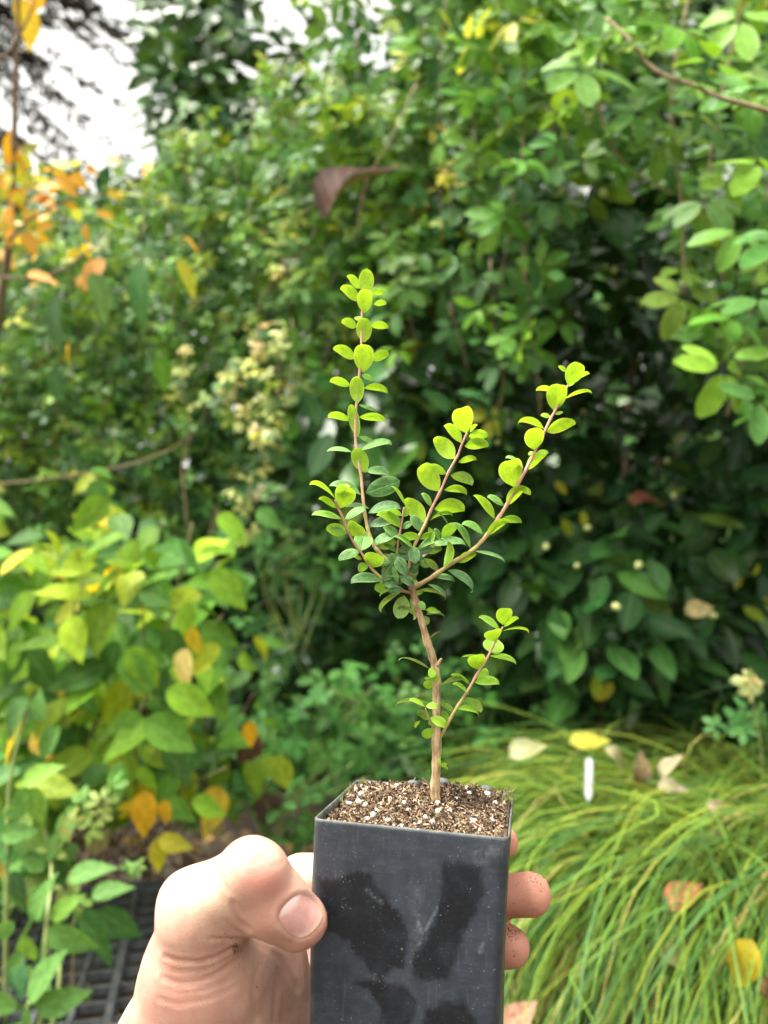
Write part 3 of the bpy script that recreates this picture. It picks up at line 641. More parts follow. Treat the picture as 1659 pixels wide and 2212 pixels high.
def build_hand():
    pts = np.stack([TH_IP, TH_TIP, TH_MCP, F_IDX[3], F_MID[3], F_MID[1], F_PNK[1], FA, WR])
    lo, hi = pts.min(0) - .042, pts.max(0) + .042
    V, F = surface_net(hand_sdf, lo, hi, .0011)
    V = smooth(V, F, 5); N = vnormals(V, F)
    P = cpx(V); front = np.clip(-(N @ zax)*1.6 + .25, 0, 1)*(V[:, 2] < .300)
    near = V[:, 2] < .300
    disp = np.zeros(len(V))
    CR = [([(356, 2066), (385, 2076), (430, 2079), (470, 2068), (510, 2045)], .60, 4.2), ([(352, 2111), (391, 2124), (431, 2121), (471, 2104), (520, 2066)], .45, 4.2),
          ([(370, 2095), (410, 2101), (450, 2094), (500, 2066)], .18, 3), ([(342, 2154), (385, 2168), (451, 2158), (510, 2134)], .30, 4.5), ([(430, 2140), (480, 2128), (540, 2090)], .2, 4),
          ([(503, 1950), (508, 1968), (516, 1986), (540, 2009)], .6, 4.5), ([(486, 1985), (505, 2008), (530, 2020)], .4, 3.5), ([(455, 2030), (490, 2030), (525, 2030)], .45, 4), ([(545, 1868), (560, 1855), (575, 1848)], .35, 3.5),
          ([(585, 1872), (600, 1866), (612, 1862)], .25, 3.5), ([(470, 1880), (478, 1900), (490, 1925)], .25, 4), ([(530, 2030), (560, 2080), (548, 2140), (552, 2230)], .25, 5), ([(590, 2060), (600, 2120), (590, 2212)], .3, 5), ([(560, 2040), (610, 2075), (640, 2140)], .35, 5)]
    crease = np.zeros(len(V))
    for ln, amp, sg in CR:
        d = line_d(P, ln); g = np.exp(-(d/sg)**2); disp -= amp*mm*g*front; disp += .38*amp*mm*np.exp(-((d - 2.1*sg)/(1.1*sg))**2)*front; crease = np.maximum(crease, g*front*amp)
    rho, s, t = nail_rho(P); nf = (V[:, 2] < TH_TIP[2]) & (rho < 2)
    disp += np.where(nf, -.75*mm*np.clip((1.04 - rho)/.12, 0, 1) + .40*mm*np.exp(-((rho - 1.17)/.09)**2)*np.where(t > .35, .15, 1), 0)
    # slight unevenness of flesh
    for k in range(14):
        w = rng.normal(0, 1, 3); w = w/np.linalg.norm(w)*rng.uniform(150, 420); disp += .10*mm*np.sin(V @ w + rng.uniform(0, 6))
    V = V + N*disp[:, None]
    # colour maps of the skin: red knuckle, tanned finger pads, soil on the fingers
    def blob(x, y, r): return np.exp(-((P[:, 0]-x)**2 + (P[:, 1]-y)**2)/r**2)*near
    red = np.clip(.12*near + .55*blob(562, 1868, 50) + .42*blob(600, 1925, 50) + .25*blob(545, 1900, 40)+ .25*blob(400, 2180, 110) + .30*blob(560, 1990, 35)+ .25*blob(650, 2045, 60) + .35*blob(700, 2000, 40) + .18*blob(330, 2100, 60) + .2*crease, 0, .8)
    pale = np.clip(.55*blob(445, 1935, 60) + .35*blob(620, 1895, 30) + .3*blob(560, 1945, 30) + .5*np.exp(-((P[:, 0]-645)**2 + (P[:, 1]-1868)**2)/45**2), 0, .7)
    far = (V[:, 2] > .305) & (P[:, 0] > 1000); tan = far*np.clip((P[:, 0]-1020)/60, 0, 1)*.8
    dirt = np.clip(.55*blob(512, 2050, 16) + .30*blob(490, 2030, 40) + .30*blob(560, 2110, 70) + .25*blob(700, 1995, 22)*(rho > 1), 0, 1)
    dirt = np.maximum(dirt, far*(.26 + .45*np.exp(-((P[:, 0]-1108)**2 + (P[:, 1]-2010)**2)/26**2) + .4*np.exp(-((P[:, 0]-1160)**2+(P[:, 1]-1885)**2)/30**2)))
    o = obj("hand", c2w(V), F, skin_mat(), None, c2w(FA), attrs={"red": red, "tan": tan, "dirt": dirt, "pale": pale})
    tag(o, "bare left hand with soiled fingertips gripping the black pot, thumb in front", "hand")
    # thumbnail: a curved plate laid on the flesh
    bvh = BVHTree.FromPolygons([tuple(v) for v in V], [tuple(int(i) for i in f) for f in F])
    n = 16; NV = []; NU = []
    for i in range(n+1):
        for j in range(n+1):
            a, b = -1 + 2*i/n, -1 + 2*j/n; r = max(abs(a), abs(b)); l = (abs(a)**2.6 + abs(b)**2.6)**(1/2.6); k = (r/l if l > 0 else 0)*1.0
            ss, tt = a*k, b*k; q = NC + NPV*ss*NHW*.985 + NA*(tt*NHL*(.97 if tt < 0 else 1.04) - 1)
            dr = nrm(cs(q[0], q[1], 1.0)); hit = bvh.ray_cast(Vector((0, 0, 0)), Vector(dr))
            rr = max(abs(a), abs(b)); lift = (.00050 + .00030*(1 - ss*ss) + .00025*(tt > .5)*(tt-.5)) - .0006*max(0, (rr - .86)/.14)*(1 if tt < .6 else .35)
            NV.append(np.array(hit[0]) - dr*lift); NU.append((ss*.5+.5, tt*.5+.5))
    NF = np.array([(i*(n+1)+j, (i+1)*(n+1)+j, (i+1)*(n+1)+j+1, i*(n+1)+j+1) for i in range(n) for j in range(n)])
    NVs = smooth(np.array(NV), NF, 3, .4)
    fn = np.cross(NVs[NF[0, 1]] - NVs[NF[0, 0]], NVs[NF[0, 3]] - NVs[NF[0, 0]])
    tn = NT("nail"); uv = tn.n("TexCoord", out=2); sp = tn.t.nodes.new("ShaderNodeSeparateXYZ"); tn.put(sp.inputs[0], uv)
    nz = tn.noise(250, 3, .5, tn.coord()); v = sp.outputs[1]; u = sp.outputs[0]
    lun = tn.math('ADD', v, tn.math('MULTIPLY', tn.math('POWER', tn.math('ABSOLUTE', tn.math('SUBTRACT', u, .5)), 2.0), .9))
    c = tn.mix(tn.step(nz, .3, .7), (.70, .36, .32), (.76, .45, .40)); c = tn.mix(tn.step(lun, .16, .34, .7, 0), c, (.80, .64, .62)); c = tn.mix(tn.step(lun, .80, 1.02, 0, .75), c, (.72, .52, .38))
    wav = tn.n("TexWave", {"Vector": uv, "Scale": 9.0, "Distortion": 1.0}, 1, bands_direction='X')
    mn = tn.done(tn.bsdf(Base_Color=c, Roughness=.20, Specular_IOR_Level=.6, Subsurface_Weight=.2, Subsurface_Radius=(.003, .001, .0007), Normal=tn.bump(wav, .05, .0003)))
    nl = obj("thumbnail", c2w(NVs), NF, mn, o, UV=np.array(NU)); tag(nl, "pink thumbnail with pale free edge")
    # hairs on the wrist
    HV, HF = [], []; cnt = 0
    M = P[:, 0] < 345; M &= (P[:, 1] > 2030) & (np.abs(N[:, 2]) < .55) & (N[:, 0] < -.2); cand = np.where(M)[0]
    wts = np.clip((P[cand, 1] - 2000)/250, .05, 1.5)**2; wts /= wts.sum()
    for k in rng.choice(cand, 150, p=wts):
        p, nn = V[k], N[k]; L = rng.uniform(.004, .011); d = nrm(nn + np.array([-.1, .5, -.25]) + rng.normal(0, .35, 3)); bend = rng.normal(0, .9, 3) + np.array([0, .3, 0])
        pts = [p - nn*.0003 + d*L*s_ + bend*L*.5*s_*s_ for s_ in np.linspace(0, 1, 7)]
        v, f, _ = tube(np.array(pts), np.linspace(.00009, .00003, 7), 4, False); HF += [tuple(i + cnt for i in q) for q in f]; HV.append(v); cnt += len(v)
    h = obj("wrist_hair", c2w(np.concatenate(HV)), HF, plain_mat("hair", (.11, .065, .035), .5), o); tag(h, kind="stuff")
build_hand()

# ------------------------------------------------------------------ leaf shapes for the garden
def blade(L, Wd, rows=6, kind='oval', fold=.25, droop=.15, serr=0.0, y0=0.0, twist=0.0):
    t = np.linspace(0, 1, rows+1)
    if kind == 'oval': h = np.clip(np.sin(math.pi*np.clip(t, 0, 1)**.92), 0, 1)**.75
    elif kind == 'obov': h = np.clip(1 - np.abs(2*np.clip(t, 0, 1)**1.18 - 1)**2.3, 0, 1)**.6
    elif kind == 'point': h = np.clip(np.sin(math.pi*t**.72), 0, 1)**.85*(1 - .25*t**3)
    elif kind == 'long': h = np.clip(np.sin(math.pi*t**.8), 0, 1)**.9
    h = h.copy(); h[0] = .05; h[-1] = .16 if kind == 'obov' else .02
    if serr: h = h*np.where(np.arange(rows+1) % 2 == 0, 1+serr, 1-serr)
    yb = t - (serr*.10*(np.arange(rows+1) % 2) if serr else 0)
    V = []
    for i in range(rows+1):
        for s in (-1, 0, 1):
            x = s*h[i]*Wd/2; z = fold*abs(x) - droop*L*t[i]**2
            yy = (yb[i] if s else t[i])*L
            if kind == 'obov' and i == rows and s == 0: yy -= .03*L
            V.append((x, y0 + yy, z + twist*x*t[i]))
    uv = np.array([((s+1)/2, t[i]) for i in range(rows+1) for s in (-1, 0, 1)])
    F = np.array([(i*3+j, i*3+j+1, (i+1)*3+j+1, (i+1)*3+j) for i in range(rows) for j in range(2)])
    return np.array(V), F, uv
def palmate(L, Wd, n=5, rows=5, spread=62, low=False):
    VV, FF, UU = [], [], []; c = 0
    for k in range(n):
        a = math.radians((k - (n-1)/2)*spread + rng.normal(0, 7)); l = L*(1 - .12*abs(k - (n-1)/2))*rng.uniform(.88, 1.1)
        V, F, uv = blade(l, Wd*rng.uniform(.85, 1.1)*l/L, rows, 'obov', rng.uniform(.05, .35), rng.uniform(.0, .30), y0=L*.14, twist=rng.normal(0, .25))
        tl = rng.normal(-.12, .22); V = V @ np.array([[1, 0, 0], [0, math.cos(tl), math.sin(tl)], [0, -math.sin(tl), math.cos(tl)]])
        V = V @ np.array([[math.cos(a), math.sin(a), 0], [-math.sin(a), math.cos(a), 0], [0, 0, 1]])
        VV.append(V); FF.append(F + c); UU.append(uv); c += len(V)
    return np.concatenate(VV), np.concatenate(FF), np.concatenate(UU)
def trifol(L, Wd):
    VV, FF, UU = [], [], []; c = 0
    for a, l, y0 in ((0, 1, .3), (72, .8, .1), (-72, .8, .1)):
        V, F, uv = blade(L*l, Wd*l, 10, 'oval', .2, .1, serr=.16, y0=L*y0); a = math.radians(a)
        V = V @ np.array([[math.cos(a), math.sin(a), 0], [-math.sin(a), math.cos(a), 0], [0, 0, 1]]); VV.append(V); FF.append(F+c); UU.append(uv); c += len(V)
    return np.concatenate(VV), np.concatenate(FF), np.concatenate(UU)
TPL = {
 'palm': [palmate(.044, .021) for _ in range(7)],
 'palmlo': [palmate(.044, .021, rows=3) for _ in range(4)],
 'cam': [blade(.078, .036, 7, 'oval', rng.uniform(.1, .35), rng.uniform(-.02, .16), twist=rng.normal(0, .2)) for _ in range(6)],
 'camlo': [blade(.078, .038, 3, 'oval', rng.uniform(.1, .35), rng.uniform(-.02, .16), twist=rng.normal(0, .2)) for _ in range(5)],
 'serr': [blade(.075, .042, 18, 'point', rng.uniform(.1, .35), rng.uniform(.02, .25), serr=.045, twist=rng.normal(0, .25)) for _ in range(6)],
 'herb': [blade(.085, .042, 22, 'point', rng.uniform(.15, .4), rng.uniform(.05, .25), serr=.085, twist=rng.normal(0, .2)) for _ in range(5)],
 'broad': [blade(.080, .052, 10, 'point', rng.uniform(.1, .3), rng.uniform(.05, .25), serr=.02) for _ in range(4)],
 'tri': [trifol(.036, .024) for _ in range(4)],
 'long': [blade(.095, .028, 7, 'long', rng.uniform(.1, .4), rng.uniform(.05, .3), twist=rng.normal(0, .4)) for _ in range(4)],
}
LMAT = {}
def lm(style, src):
    if (style, src) not in LMAT:
        kw = {'vine': dict(rough=.36, trans=.26, vein=.15, mottle=.18, mscale=120, nveins=6, spec=.10, rim=.12, underpale=.03),
              'glossy': dict(rough=.21, trans=.08, vein=.15, mottle=.15, mscale=60, nveins=8, spec=.17, underpale=.02),
              'soft': dict(rough=.45, trans=.36, vein=.24, mottle=.25, mscale=60, nveins=8, spec=.10, spots=.12, underpale=.03),
              'autumn': dict(rough=.5, trans=.42, vein=.18, mottle=.25, mscale=50, nveins=8, spots=.35),
              'dead': dict(spec=.08, rough=.6, trans=.10, vein=.3, mottle=.4, mscale=60, nveins=8, spots=.3),
              'blade': dict(rough=.45, trans=.22, vein=.12, mottle=.15, mscale=40, nveins=1, bump=.1, spec=.12)}[style]
        LMAT[(style, src)] = leaf_mat("%s_foliage_%s" % (style, src), src, **kw)
    return LMAT[(style, src)]
SHARED = {}
def shared(tpl, k, style):
    if (tpl, k, style) not in SHARED:
        V, F, uv = TPL[tpl][k]; me = mesh_arrays("leaf", V, F, uv); me.materials.append(lm(style, 'obj')); SHARED[(tpl, k, style)] = me
    return SHARED[(tpl, k, style)]
M_TWIG = bark_mat("twig_bark", (.10, .065, .04), (.25, .18, .11), 25, .3, .6, .001)
M_VINE = bark_mat("vine_stem", (.17, .13, .07), (.36, .27, .14), 25, .3, .4, .001)
M_GREENSTEM = plain_mat("green_stem", (.22, .27, .08), .5, .3, 60)

class Plant:
    """one plant: collects leaves and stems, then builds the largest leaves as parts and the rest as one mass"""
    def __init__(s, name, label, cat, base, style, group=None):
        s.root = empty(name, base); tag(s.root, label, cat, group); s.style = style; s.L = []; s.S = []
    def leaf(s, tpl, p, n, a, size=1.0, tint=(.1, .2, .05), must=False, style=None, name="leaf"):
        p = np.asarray(p, float)
        s.L.append((tpl, rng.integers(len(TPL[tpl])), p, frame(n, a), size, np.asarray(tint, float), must, style or s.style, name))
    def stem(s, pts, r0, r1, mat=None, k=5, n=6, name="stem"):
        path = spline(pts, k); V, F, uv = tube(path, np.linspace(r0, r1, len(path)), n, rough=.04); s.S.append((name, V, F, mat or M_TWIG, path[0]))
        return path
    def done(s, parts=300, lo=None, mass="foliage"):
        for name, V, F, m, o in s.S: obj(name, V, F, m, s.root, o)
        if not s.L: return
        C = np.array([l[2] for l in s.L]); X, Y, Z = proj(C); sz = np.array([l[4]*.08 for l in s.L])
        vis = (Z > .05) & (X > -60) & (X < 1720) & (Y > -60) & (Y < 2270)
        score = np.where(vis, sz/np.maximum(Z, .1), 0) + np.array([10.0 if l[6] else 0 for l in s.L]); order = np.argsort(-score)
        top = [i for i in order[:parts] if score[i] > 0]; tset = set(top)
        for i in top:
            tpl, k, p, R, size, tint, _, st, nm = s.L[i]; inst(nm, shared(tpl, k, st), R, p, size, s.root, tint)
        groups = {}
        for i, l in enumerate(s.L):
            if i not in tset: groups.setdefault((l[0] if not (lo and l[0] == 'palm') else 'palmlo', l[1] % len(TPL[l[0] if not (lo and l[0] == 'palm') else 'palmlo']), l[7]), []).append(l)
        bystyle = {}
        for (tpl, k, st), ls in groups.items():
            V, F, uv = TPL[tpl][k]; Rm = np.array([l[3]*l[4] for l in ls]); T = np.array([l[2] for l in ls]); n = len(ls)
            VV = (np.einsum('nij,vj->nvi', Rm, V) + T[:, None]).reshape(-1, 3); FF = (F[None] + (np.arange(n)*len(V))[:, None, None]).reshape(-1, 4)
            tt = np.repeat(np.array([l[5] for l in ls]), len(V), 0); bystyle.setdefault(st, []).append((VV, FF, np.tile(uv, (n, 1)), tt))
        for st, gs in bystyle.items():
            off = np.cumsum([0] + [len(g[0]) for g in gs])
            o = obj(mass, np.concatenate([g[0] for g in gs]), np.concatenate([g[1] + off[i] for i, g in enumerate(gs)]), lm(st, 'attr'), s.root, UV=np.concatenate([g[2] for g in gs]), tint=np.concatenate([g[3] for g in gs])); tag(o, kind="stuff")
TOCAM = -FWD
def jit(c, v=.2, h=.12):
    c = np.asarray(c, float)*rng.uniform(1-v, 1+v); return np.clip(c*(1 + rng.normal(0, h, 3)*np.array([1, .4, 1])), .004, .9)
def pick(pal, w): return np.array(pal[rng.choice(len(pal), p=np.array(w)/sum(w))])
UP = np.array([0, 0, 1.0])
G_VINE = [(.066, .168, .044), (.095, .220, .038), (.040, .118, .034), (.165, .30, .022), (.46, .48, .09)]
def out_n(k_cam=.8, k_up=.7, j=.45): return TOCAM*k_cam + UP*k_up + rv(j)

# ground: bare brown soil, one sheet to the horizon
def ground():
    t = NT("garden_soil"); co = t.coord(); a = t.noise(9, 6, .7, co); b = t.noise(60, 5, .7, co)
    c = t.mix(t.step(a, .35, .65), (.030, .021, .014), (.075, .052, .033)); c = t.mix(t.step(b, .5, .75, 0, .6), c, (.11, .08, .05))
    m = t.done(t.bsdf(Base_Color=c, Roughness=.95, Normal=t.bump(t.math('ADD', a, b), .8, .01)))
    n = 40; g = np.concatenate([-np.geomspace(300, 2, 12), np.linspace(-1.6, 4, n), np.geomspace(5, 300, 12)]); X, Y = np.meshgrid(g, g, indexing='ij')
    Z = .02*np.sin(X*5)*np.sin(Y*4)*np.exp(-((X)**2 + (Y-1.5)**2)/9); k = len(g)
    F = np.array([(i*k+j, (i+1)*k+j, (i+1)*k+j+1, i*k+j+1) for i in range(k-1) for j in range(k-1)])
    tag(obj("ground", np.stack([X, Y, Z], -1).reshape(-1, 3), F, m, None, (0, 0, 0)), kind="structure")
ground()

# ------------------------------------------------------------------ far conifer behind the gap
def conifer():
    base = W(-260, 1000, 13.0); base[2] = 0
    root = empty("conifer_tree", base); tag(root, "tall dark conifer far behind the garden with sky showing through", "tree")
    V, F, _ = tube(np.array([base + [0, 0, z] for z in np.linspace(0, 25, 12)]), np.linspace(.34, .05, 12), 9, rough=.03); obj("trunk", V, F, M_TWIG, root, base)
    VV, FF, TT = [], [], []; c = 0; bV, bF = [], []; bc = 0
    for k in range(300):
        z = rng.uniform(10.0, 25); a = rng.uniform(0, 2*math.pi); ln = (26.5 - z)*.33*rng.uniform(.7, 1.15) + .3
        d = np.array([math.cos(a), math.sin(a), 0]); p0 = base + [0, 0, z]
        pts = np.array([p0 + d*ln*s + UP*(.10*ln*s - .42*ln*s*s) for s in np.linspace(0, 1, 7)])
        v, f, _ = tube(pts, np.linspace(.03, .006, 7), 4, False); bF += [tuple(i+bc for i in q) for q in f]; bV.append(v); bc += len(v)
        for j in range(int(24*ln)):
            s = rng.uniform(.12, 1); p = p0 + d*ln*s + UP*(.10*ln*s - .42*ln*s*s); sd = nrm(np.cross(d, UP)*rng.choice([-1, 1]) + d*.8 + rv(.25) - UP*.35)
            l = rng.uniform(.2, .45)*(1.1 - .4*s); w = rng.uniform(.025, .055); x = nrm(np.cross(sd, rv()))*w
            VV.append(np.array([p, p + sd*l*.5 + x, p + sd*l, p + sd*l*.5 - x])); FF.append((c, c+1, c+2, c+3)); c += 4; TT.append(np.repeat(np.array([[.022, .035, .022]])*rng.uniform(.6, 1.5), 4, 0))
    obj("limbs", np.concatenate(bV), bF, M_TWIG, root)
    o = obj("crown", np.concatenate(VV), np.array(FF), M_SOIL, root, tint=np.concatenate(TT), smooth=False); tag(o, kind="stuff")
conifer()

# ------------------------------------------------------------------ dark evergreen hedge behind everything
def hedge():
    pl = Plant("evergreen_hedge", "tall dense dark evergreen hedge standing behind the hanging vines", "hedge", (0, 3.3, 0), 'glossy')
    def vol(n, x0, x1, y0, y1, z0, z1, dens=None, sz=1.0):
        k = 0
        while k < n:
            x, y, z = rng.uniform(x0, x1), rng.uniform(y0, y1), rng.uniform(z0, z1); px, py, zz = proj(np.array([x, y, z]))
            if dens and rng.random() > dens(px, py): continue
            k += 1; pl.leaf('camlo', (x, y, z), out_n(.7, .6, .6), -UP*.4 + rv(.7), sz*rng.uniform(.9, 1.4), jit(pick([(.030, .085, .028), (.05, .115, .035), (.08, .16, .04)], [3, 3, 1.5]), .3))
    def dens(px, py):
        if px < 330: return 1.0 if py > 395 + .25*max(0, 330-px)*.2 else (.10 if py > 330 else 0)
        if 520 < px < 900 and py < 190: return .05 + .5*max(0, py)/190
        return 1.0
    vol(11000, -2.7, 3.0, 2.7, 3.2, 0.1, 3.5, dens)
    vol(21000, -3.0, 3.4, 3.2, 3.9, 0.0, 3.9, dens, 1.9)
    vol(6500, -7.0, -2.7, 2.8, 3.9, 0.0, 3.0, dens, 2.0); vol(8000, 3.0, 7.0, 2.8, 3.9, 0.0, 3.9, dens, 2.0)
    for k in range(30):
        x = rng.uniform(-5.5, 5.5); z = 2.0 if x < -.95 else 3.3; pl.stem([(x, 3.2, 0), (x+rng.normal(0, .1), 3.15, z*.5), (x + rng.normal(0, .2), 3.1, z*.8)], .022, .006)
    pl.done(260)
hedge()

# ------------------------------------------------------------------ climbing vines with five-part leaves
def strand(pl, pts, gap=.05, size=1.0, pal=G_VINE, pw=(3, 3, 2, 1, .3), pet=.035, r=.0022, both=True, must=False, j=.5, mat=None):
    path = pl.stem(pts, r, r*.55, mat or M_VINE, 6, 6); d = np.r_[0, np.cumsum(np.linalg.norm(np.diff(path, axis=0), axis=1))]
    for s in np.arange(gap*.3, d[-1], gap):
        for rep in range(2 if both else 1):
            p = np.array([np.interp(s, d, path[:, i]) for i in range(3)]); o = rv(1); o[1] = -abs(o[1])*.8; o = nrm(o)*pet*rng.uniform(.6, 1.4) + UP*.008
            pl.leaf('palm', p + o, out_n(.75, .75, j), o*8 - UP*.5 + rv(.5), size*rng.uniform(.8, 1.35), jit(pick(pal, pw)), must)
def vine_left():
    pl = Plant("climbing_vine", "dense climbing vine with five-part blue-green leaves below the sky gap", "vine", W(350, 1700, 2.3)*np.array([1, 1, 0]), 'vine')
    top = lambda px: 470 - 60*math.sin(px/90.) if px < 330 else 300 - 160*min(1, (px-330)/200)
    for k in range(75):
        px = rng.uniform(-260, 900); z = 2.35 - .45*max(0, (px-300)/600) + rng.normal(0, .14); y0 = top(px) + rng.uniform(-10, 380); ln = rng.uniform(140, 420)
        strand(pl, [W(px, y0, z+.08), W(px + rng.normal(0, 25), y0 + ln*.35, z), W(px + rng.normal(0, 45), y0 + ln*.7, z-.04), W(px + rng.normal(0, 60), y0 + ln, z)], .060, .82, pw=(3, 3, 2, 2, .45))
    for k in range(2600):
        px, py = rng.uniform(-260, 950), rng.uniform(300, 1250)
        if py < top(px) + 25 or (px > 470 and py > 1000 + rng.uniform(0, 80)): continue
        z = 2.45 - .45*max(0, (px-300)/600) + rng.normal(0, .16)
        pl.leaf('palm', W(px, py, z), out_n(.7, .8, .5), -UP*.6 + rv(.6), rng.uniform(.7, 1.2), jit(pick(G_VINE, (3, 3, 3, 1.5, .3))))
    # long bare shoots looping through it
    for pts in ([(-60, 1050, 2.0), (100, 1035, 2.0), (250, 1010, 2.02), (360, 975, 2.05), (420, 930, 2.1), (450, 880, 2.1)], [(540, 330, 2.2), (548, 240, 2.2), (575, 160, 2.2), (640, 115, 2.15), (690, 60, 2.1), (700, -40, 2.1)],
                [(405, 1140, 2.0), (398, 1060, 2.0), (395, 1000, 2.02), (412, 940, 2.05)], [(560, 640, 1.9), (620, 590, 1.9), (680, 500, 1.9), (720, 420, 1.9)], [(470, 1100, 1.7), (450, 1170, 1.7), (425, 1290, 1.7)]):
        pl.stem([W(*p) for p in pts], .0028, .0018, M_VINE if pts[0][0] != 470 else M_TWIG)
    pl.done(300, lo=True)
    pv = Plant("variegated_vine", "vine shoots with pale cream-yellow leaflets beside the dark gap", "vine", W(590, 1250, 1.75)*np.array([1, 1, 0]), 'vine')
    pal = [(.50, .52, .16), (.34, .42, .13), (.13, .24, .09), (.62, .60, .26)]
    for px, y0, ln, z in ((560, 700, 250, 1.75), (600, 730, 260, 1.72), (630, 690, 240, 1.78), (520, 790, 160, 1.8), (585, 880, 120, 1.7), (545, 1020, 180, 1.75), (500, 780, 140, 1.82), (620, 480, 200, 1.9), (970, 340, 160, 1.6), (400, 780, 120, 1.95)):
        strand(pv, [W(px, y0, z), W(px+rng.normal(0, 12), y0+ln*.5, z-.03), W(px+rng.normal(0, 22), y0+ln, z-.02)], .045, .58, pal, (3, 3, 2.2, 1.2), .028)
    pv.done(200)
vine_left()
def vine_mid():
    pl = Plant("climbing_vine", "curtain of vine strands with five-part leaves hanging over the dark glossy bush", "vine", W(1050, 1500, 1.6)*np.array([1, 1, 0]), 'vine')
    for px, y0, y1, z, sz in ((1135, -80, 760, 1.28, 1.0), (1085, -60, 620, 1.35, .95), (1190, -80, 420, 1.3, 1.05), (1030, 60, 560, 1.45, .9), (960, -60, 620, 1.6, .95), (900, -80, 560, 1.7, .95), (840, 60, 720, 1.75, .95), (1150, 480, 900, 1.35, .9), (1060, 560, 960, 1.45, .85), (780, -80, 520, 1.85, .95), (900, 480, 760, 1.55, 1.0), (1000, 560, 800, 1.5, .95), (730, 120, 640, 1.9, .9), (860, 560, 800, 1.6, 1.0), (690, 560, 800, 1.75, .95)):
        strand(pl, [W(px + rng.normal(0, 10), y0, z+.05), W(px + rng.normal(0, 14), y0*.6+y1*.4, z), W(px + rng.normal(0, 18), y0*.3+y1*.7, z), W(px + rng.normal(0, 20), y1, z)], .062, sz*1.22, pw=(3, 3, 1.2, 1.4, .25), pet=.045, r=.0024)
    pl.stem([W(900, 180, 1.48), W(868, 250, 1.46), W(842, 306, 1.45), W(790, 400, 1.52), W(770, 520, 1.56)], .0024, .0016, M_VINE)
    for k in range(520):
        px, py = rng.uniform(650, 1280), rng.uniform(-100, 380); z = rng.uniform(1.6, 2.2)
        if px < 880 and py < 190 and rng.random() < .8: continue
        pl.leaf('palm', W(px, py, z), out_n(.6, .9, .45), -UP*.4 + rv(.6), rng.uniform(1.0, 1.45), jit(pick(G_VINE, (2, 3, 1, 2.5, .3))))
    pl.done(300, lo=True)
vine_mid()
def vine_right():
    pal = [(.11, .26, .042), (.15, .31, .040), (.08, .20, .045), (.19, .35, .035)]
    pl = Plant("climbing_vine", "vine with large bright green five-part leaves hanging in front of the glossy bush", "vine", W(1640, 1700, 1.05)*np.array([1, 1, 0]), 'vine')
    # clusters read off the photograph: leaf centre, size, turn, distance
    for px, py, sz, ang, z in ((1650, 350, 1.35, 200, .86), (1563, 796, 1.15, 150, .90), (1640, 640, 1.25, 190, .92), (1590, 690, 1.1, 100, .98), (1480, 640, 1.1, 160, 1.02), (1430, 300, 1.0, 170, 1.1), (1330, 330, .95, 200, 1.12), (1260, 150, 1.35, 180, 1.02), (1380, 240, 1.0, 120, 1.1), (1540, 130, 1.2, 200, 1.0), (1620, 200, 1.15, 170, .95), (1470, 60, 1.2, 160, 1.05), (1600, 40, 1.2, 190, 1.0), (1520, 430, 1.1, 200, 1.0), (1600, 500, 1.15, 150, .95), (1690, 760, 1.2, 210, .9), (1690, 520, 1.2, 180, .85), (1690, 180, 1.2, 180, .9), (1380, 20, 1.15, 180, 1.05), (1310, 90, 1.1, 180, 1.1), (1640, 860, 1.1, 170, .9)):
        a = math.radians(ang); axis = RGT*math.sin(a)*-1 + UPC*math.cos(a); pl.leaf('palm', W(px, py, z), TOCAM*1.0 + UP*.55 + rv(.22), axis, sz*1.22, jit(pick(pal, (3, 3, 2, 1.6)), .15), True)
    for k in range(430):
        px, py = rng.uniform(1200, 1850), rng.uniform(-120, 920)
        if py > 380 and px < 1440 + (py-400)*.12: continue
        pl.leaf('palm', W(px, py, rng.uniform(1.02, 1.45)), out_n(.8, .7, .45), -UP + rv(.5), rng.uniform(.8, 1.2), jit(pick([(.075, .19, .035), (.11, .25, .035), (.05, .14, .03), (.18, .32, .03)], (3, 3, 3, 1))))
    for pts in ([(1700, 120), (1660, 400), (1630, 620), (1600, 800), (1570, 900)], [(1620, -60), (1560, 200), (1530, 420), (1570, 640)], [(1400, -60), (1290, 140), (1330, 330), (1450, 420)], [(1500, -60), (1450, 200), (1470, 420), (1480, 640)]):
        pl.stem([W(x, y, 1.12) for x, y in pts], .0026, .0018, M_VINE)
    pl.done(220)
    ps = Plant("vine_shoot", "slender arching vine shoot with small pale leaf whorls across the upper leaves", "vine", W(1659, 240, .80), 'vine')
    ps.stem([W(1310, 40, .86), W(1360, 85, .84), W(1395, 135, .83), W(1440, 165, .82), (W(1500, 185, .81)), W(1560, 212, .80), W(1659, 240, .79), W(1800, 290, .78)], .0021, .0027, M_VINE, 6, 7)
    for px, py, s in ((1335, 65, .62), (1375, 90, .66), (1415, 92, .5), (1350, 90, .55), (1500, 190, .62), (1550, 205, .66), (1580, 195, .55), (1620, 215, .6), (1470, 170, .42), (1660, 215, .6)):
        ps.leaf('palm', W(px, py, .82), TOCAM*.45 + UP*1.0 + rv(.25), TOCAM + rv(.8), s*.80, jit((.17, .33, .15), .1), True)
    ps.done(60)
vine_right()

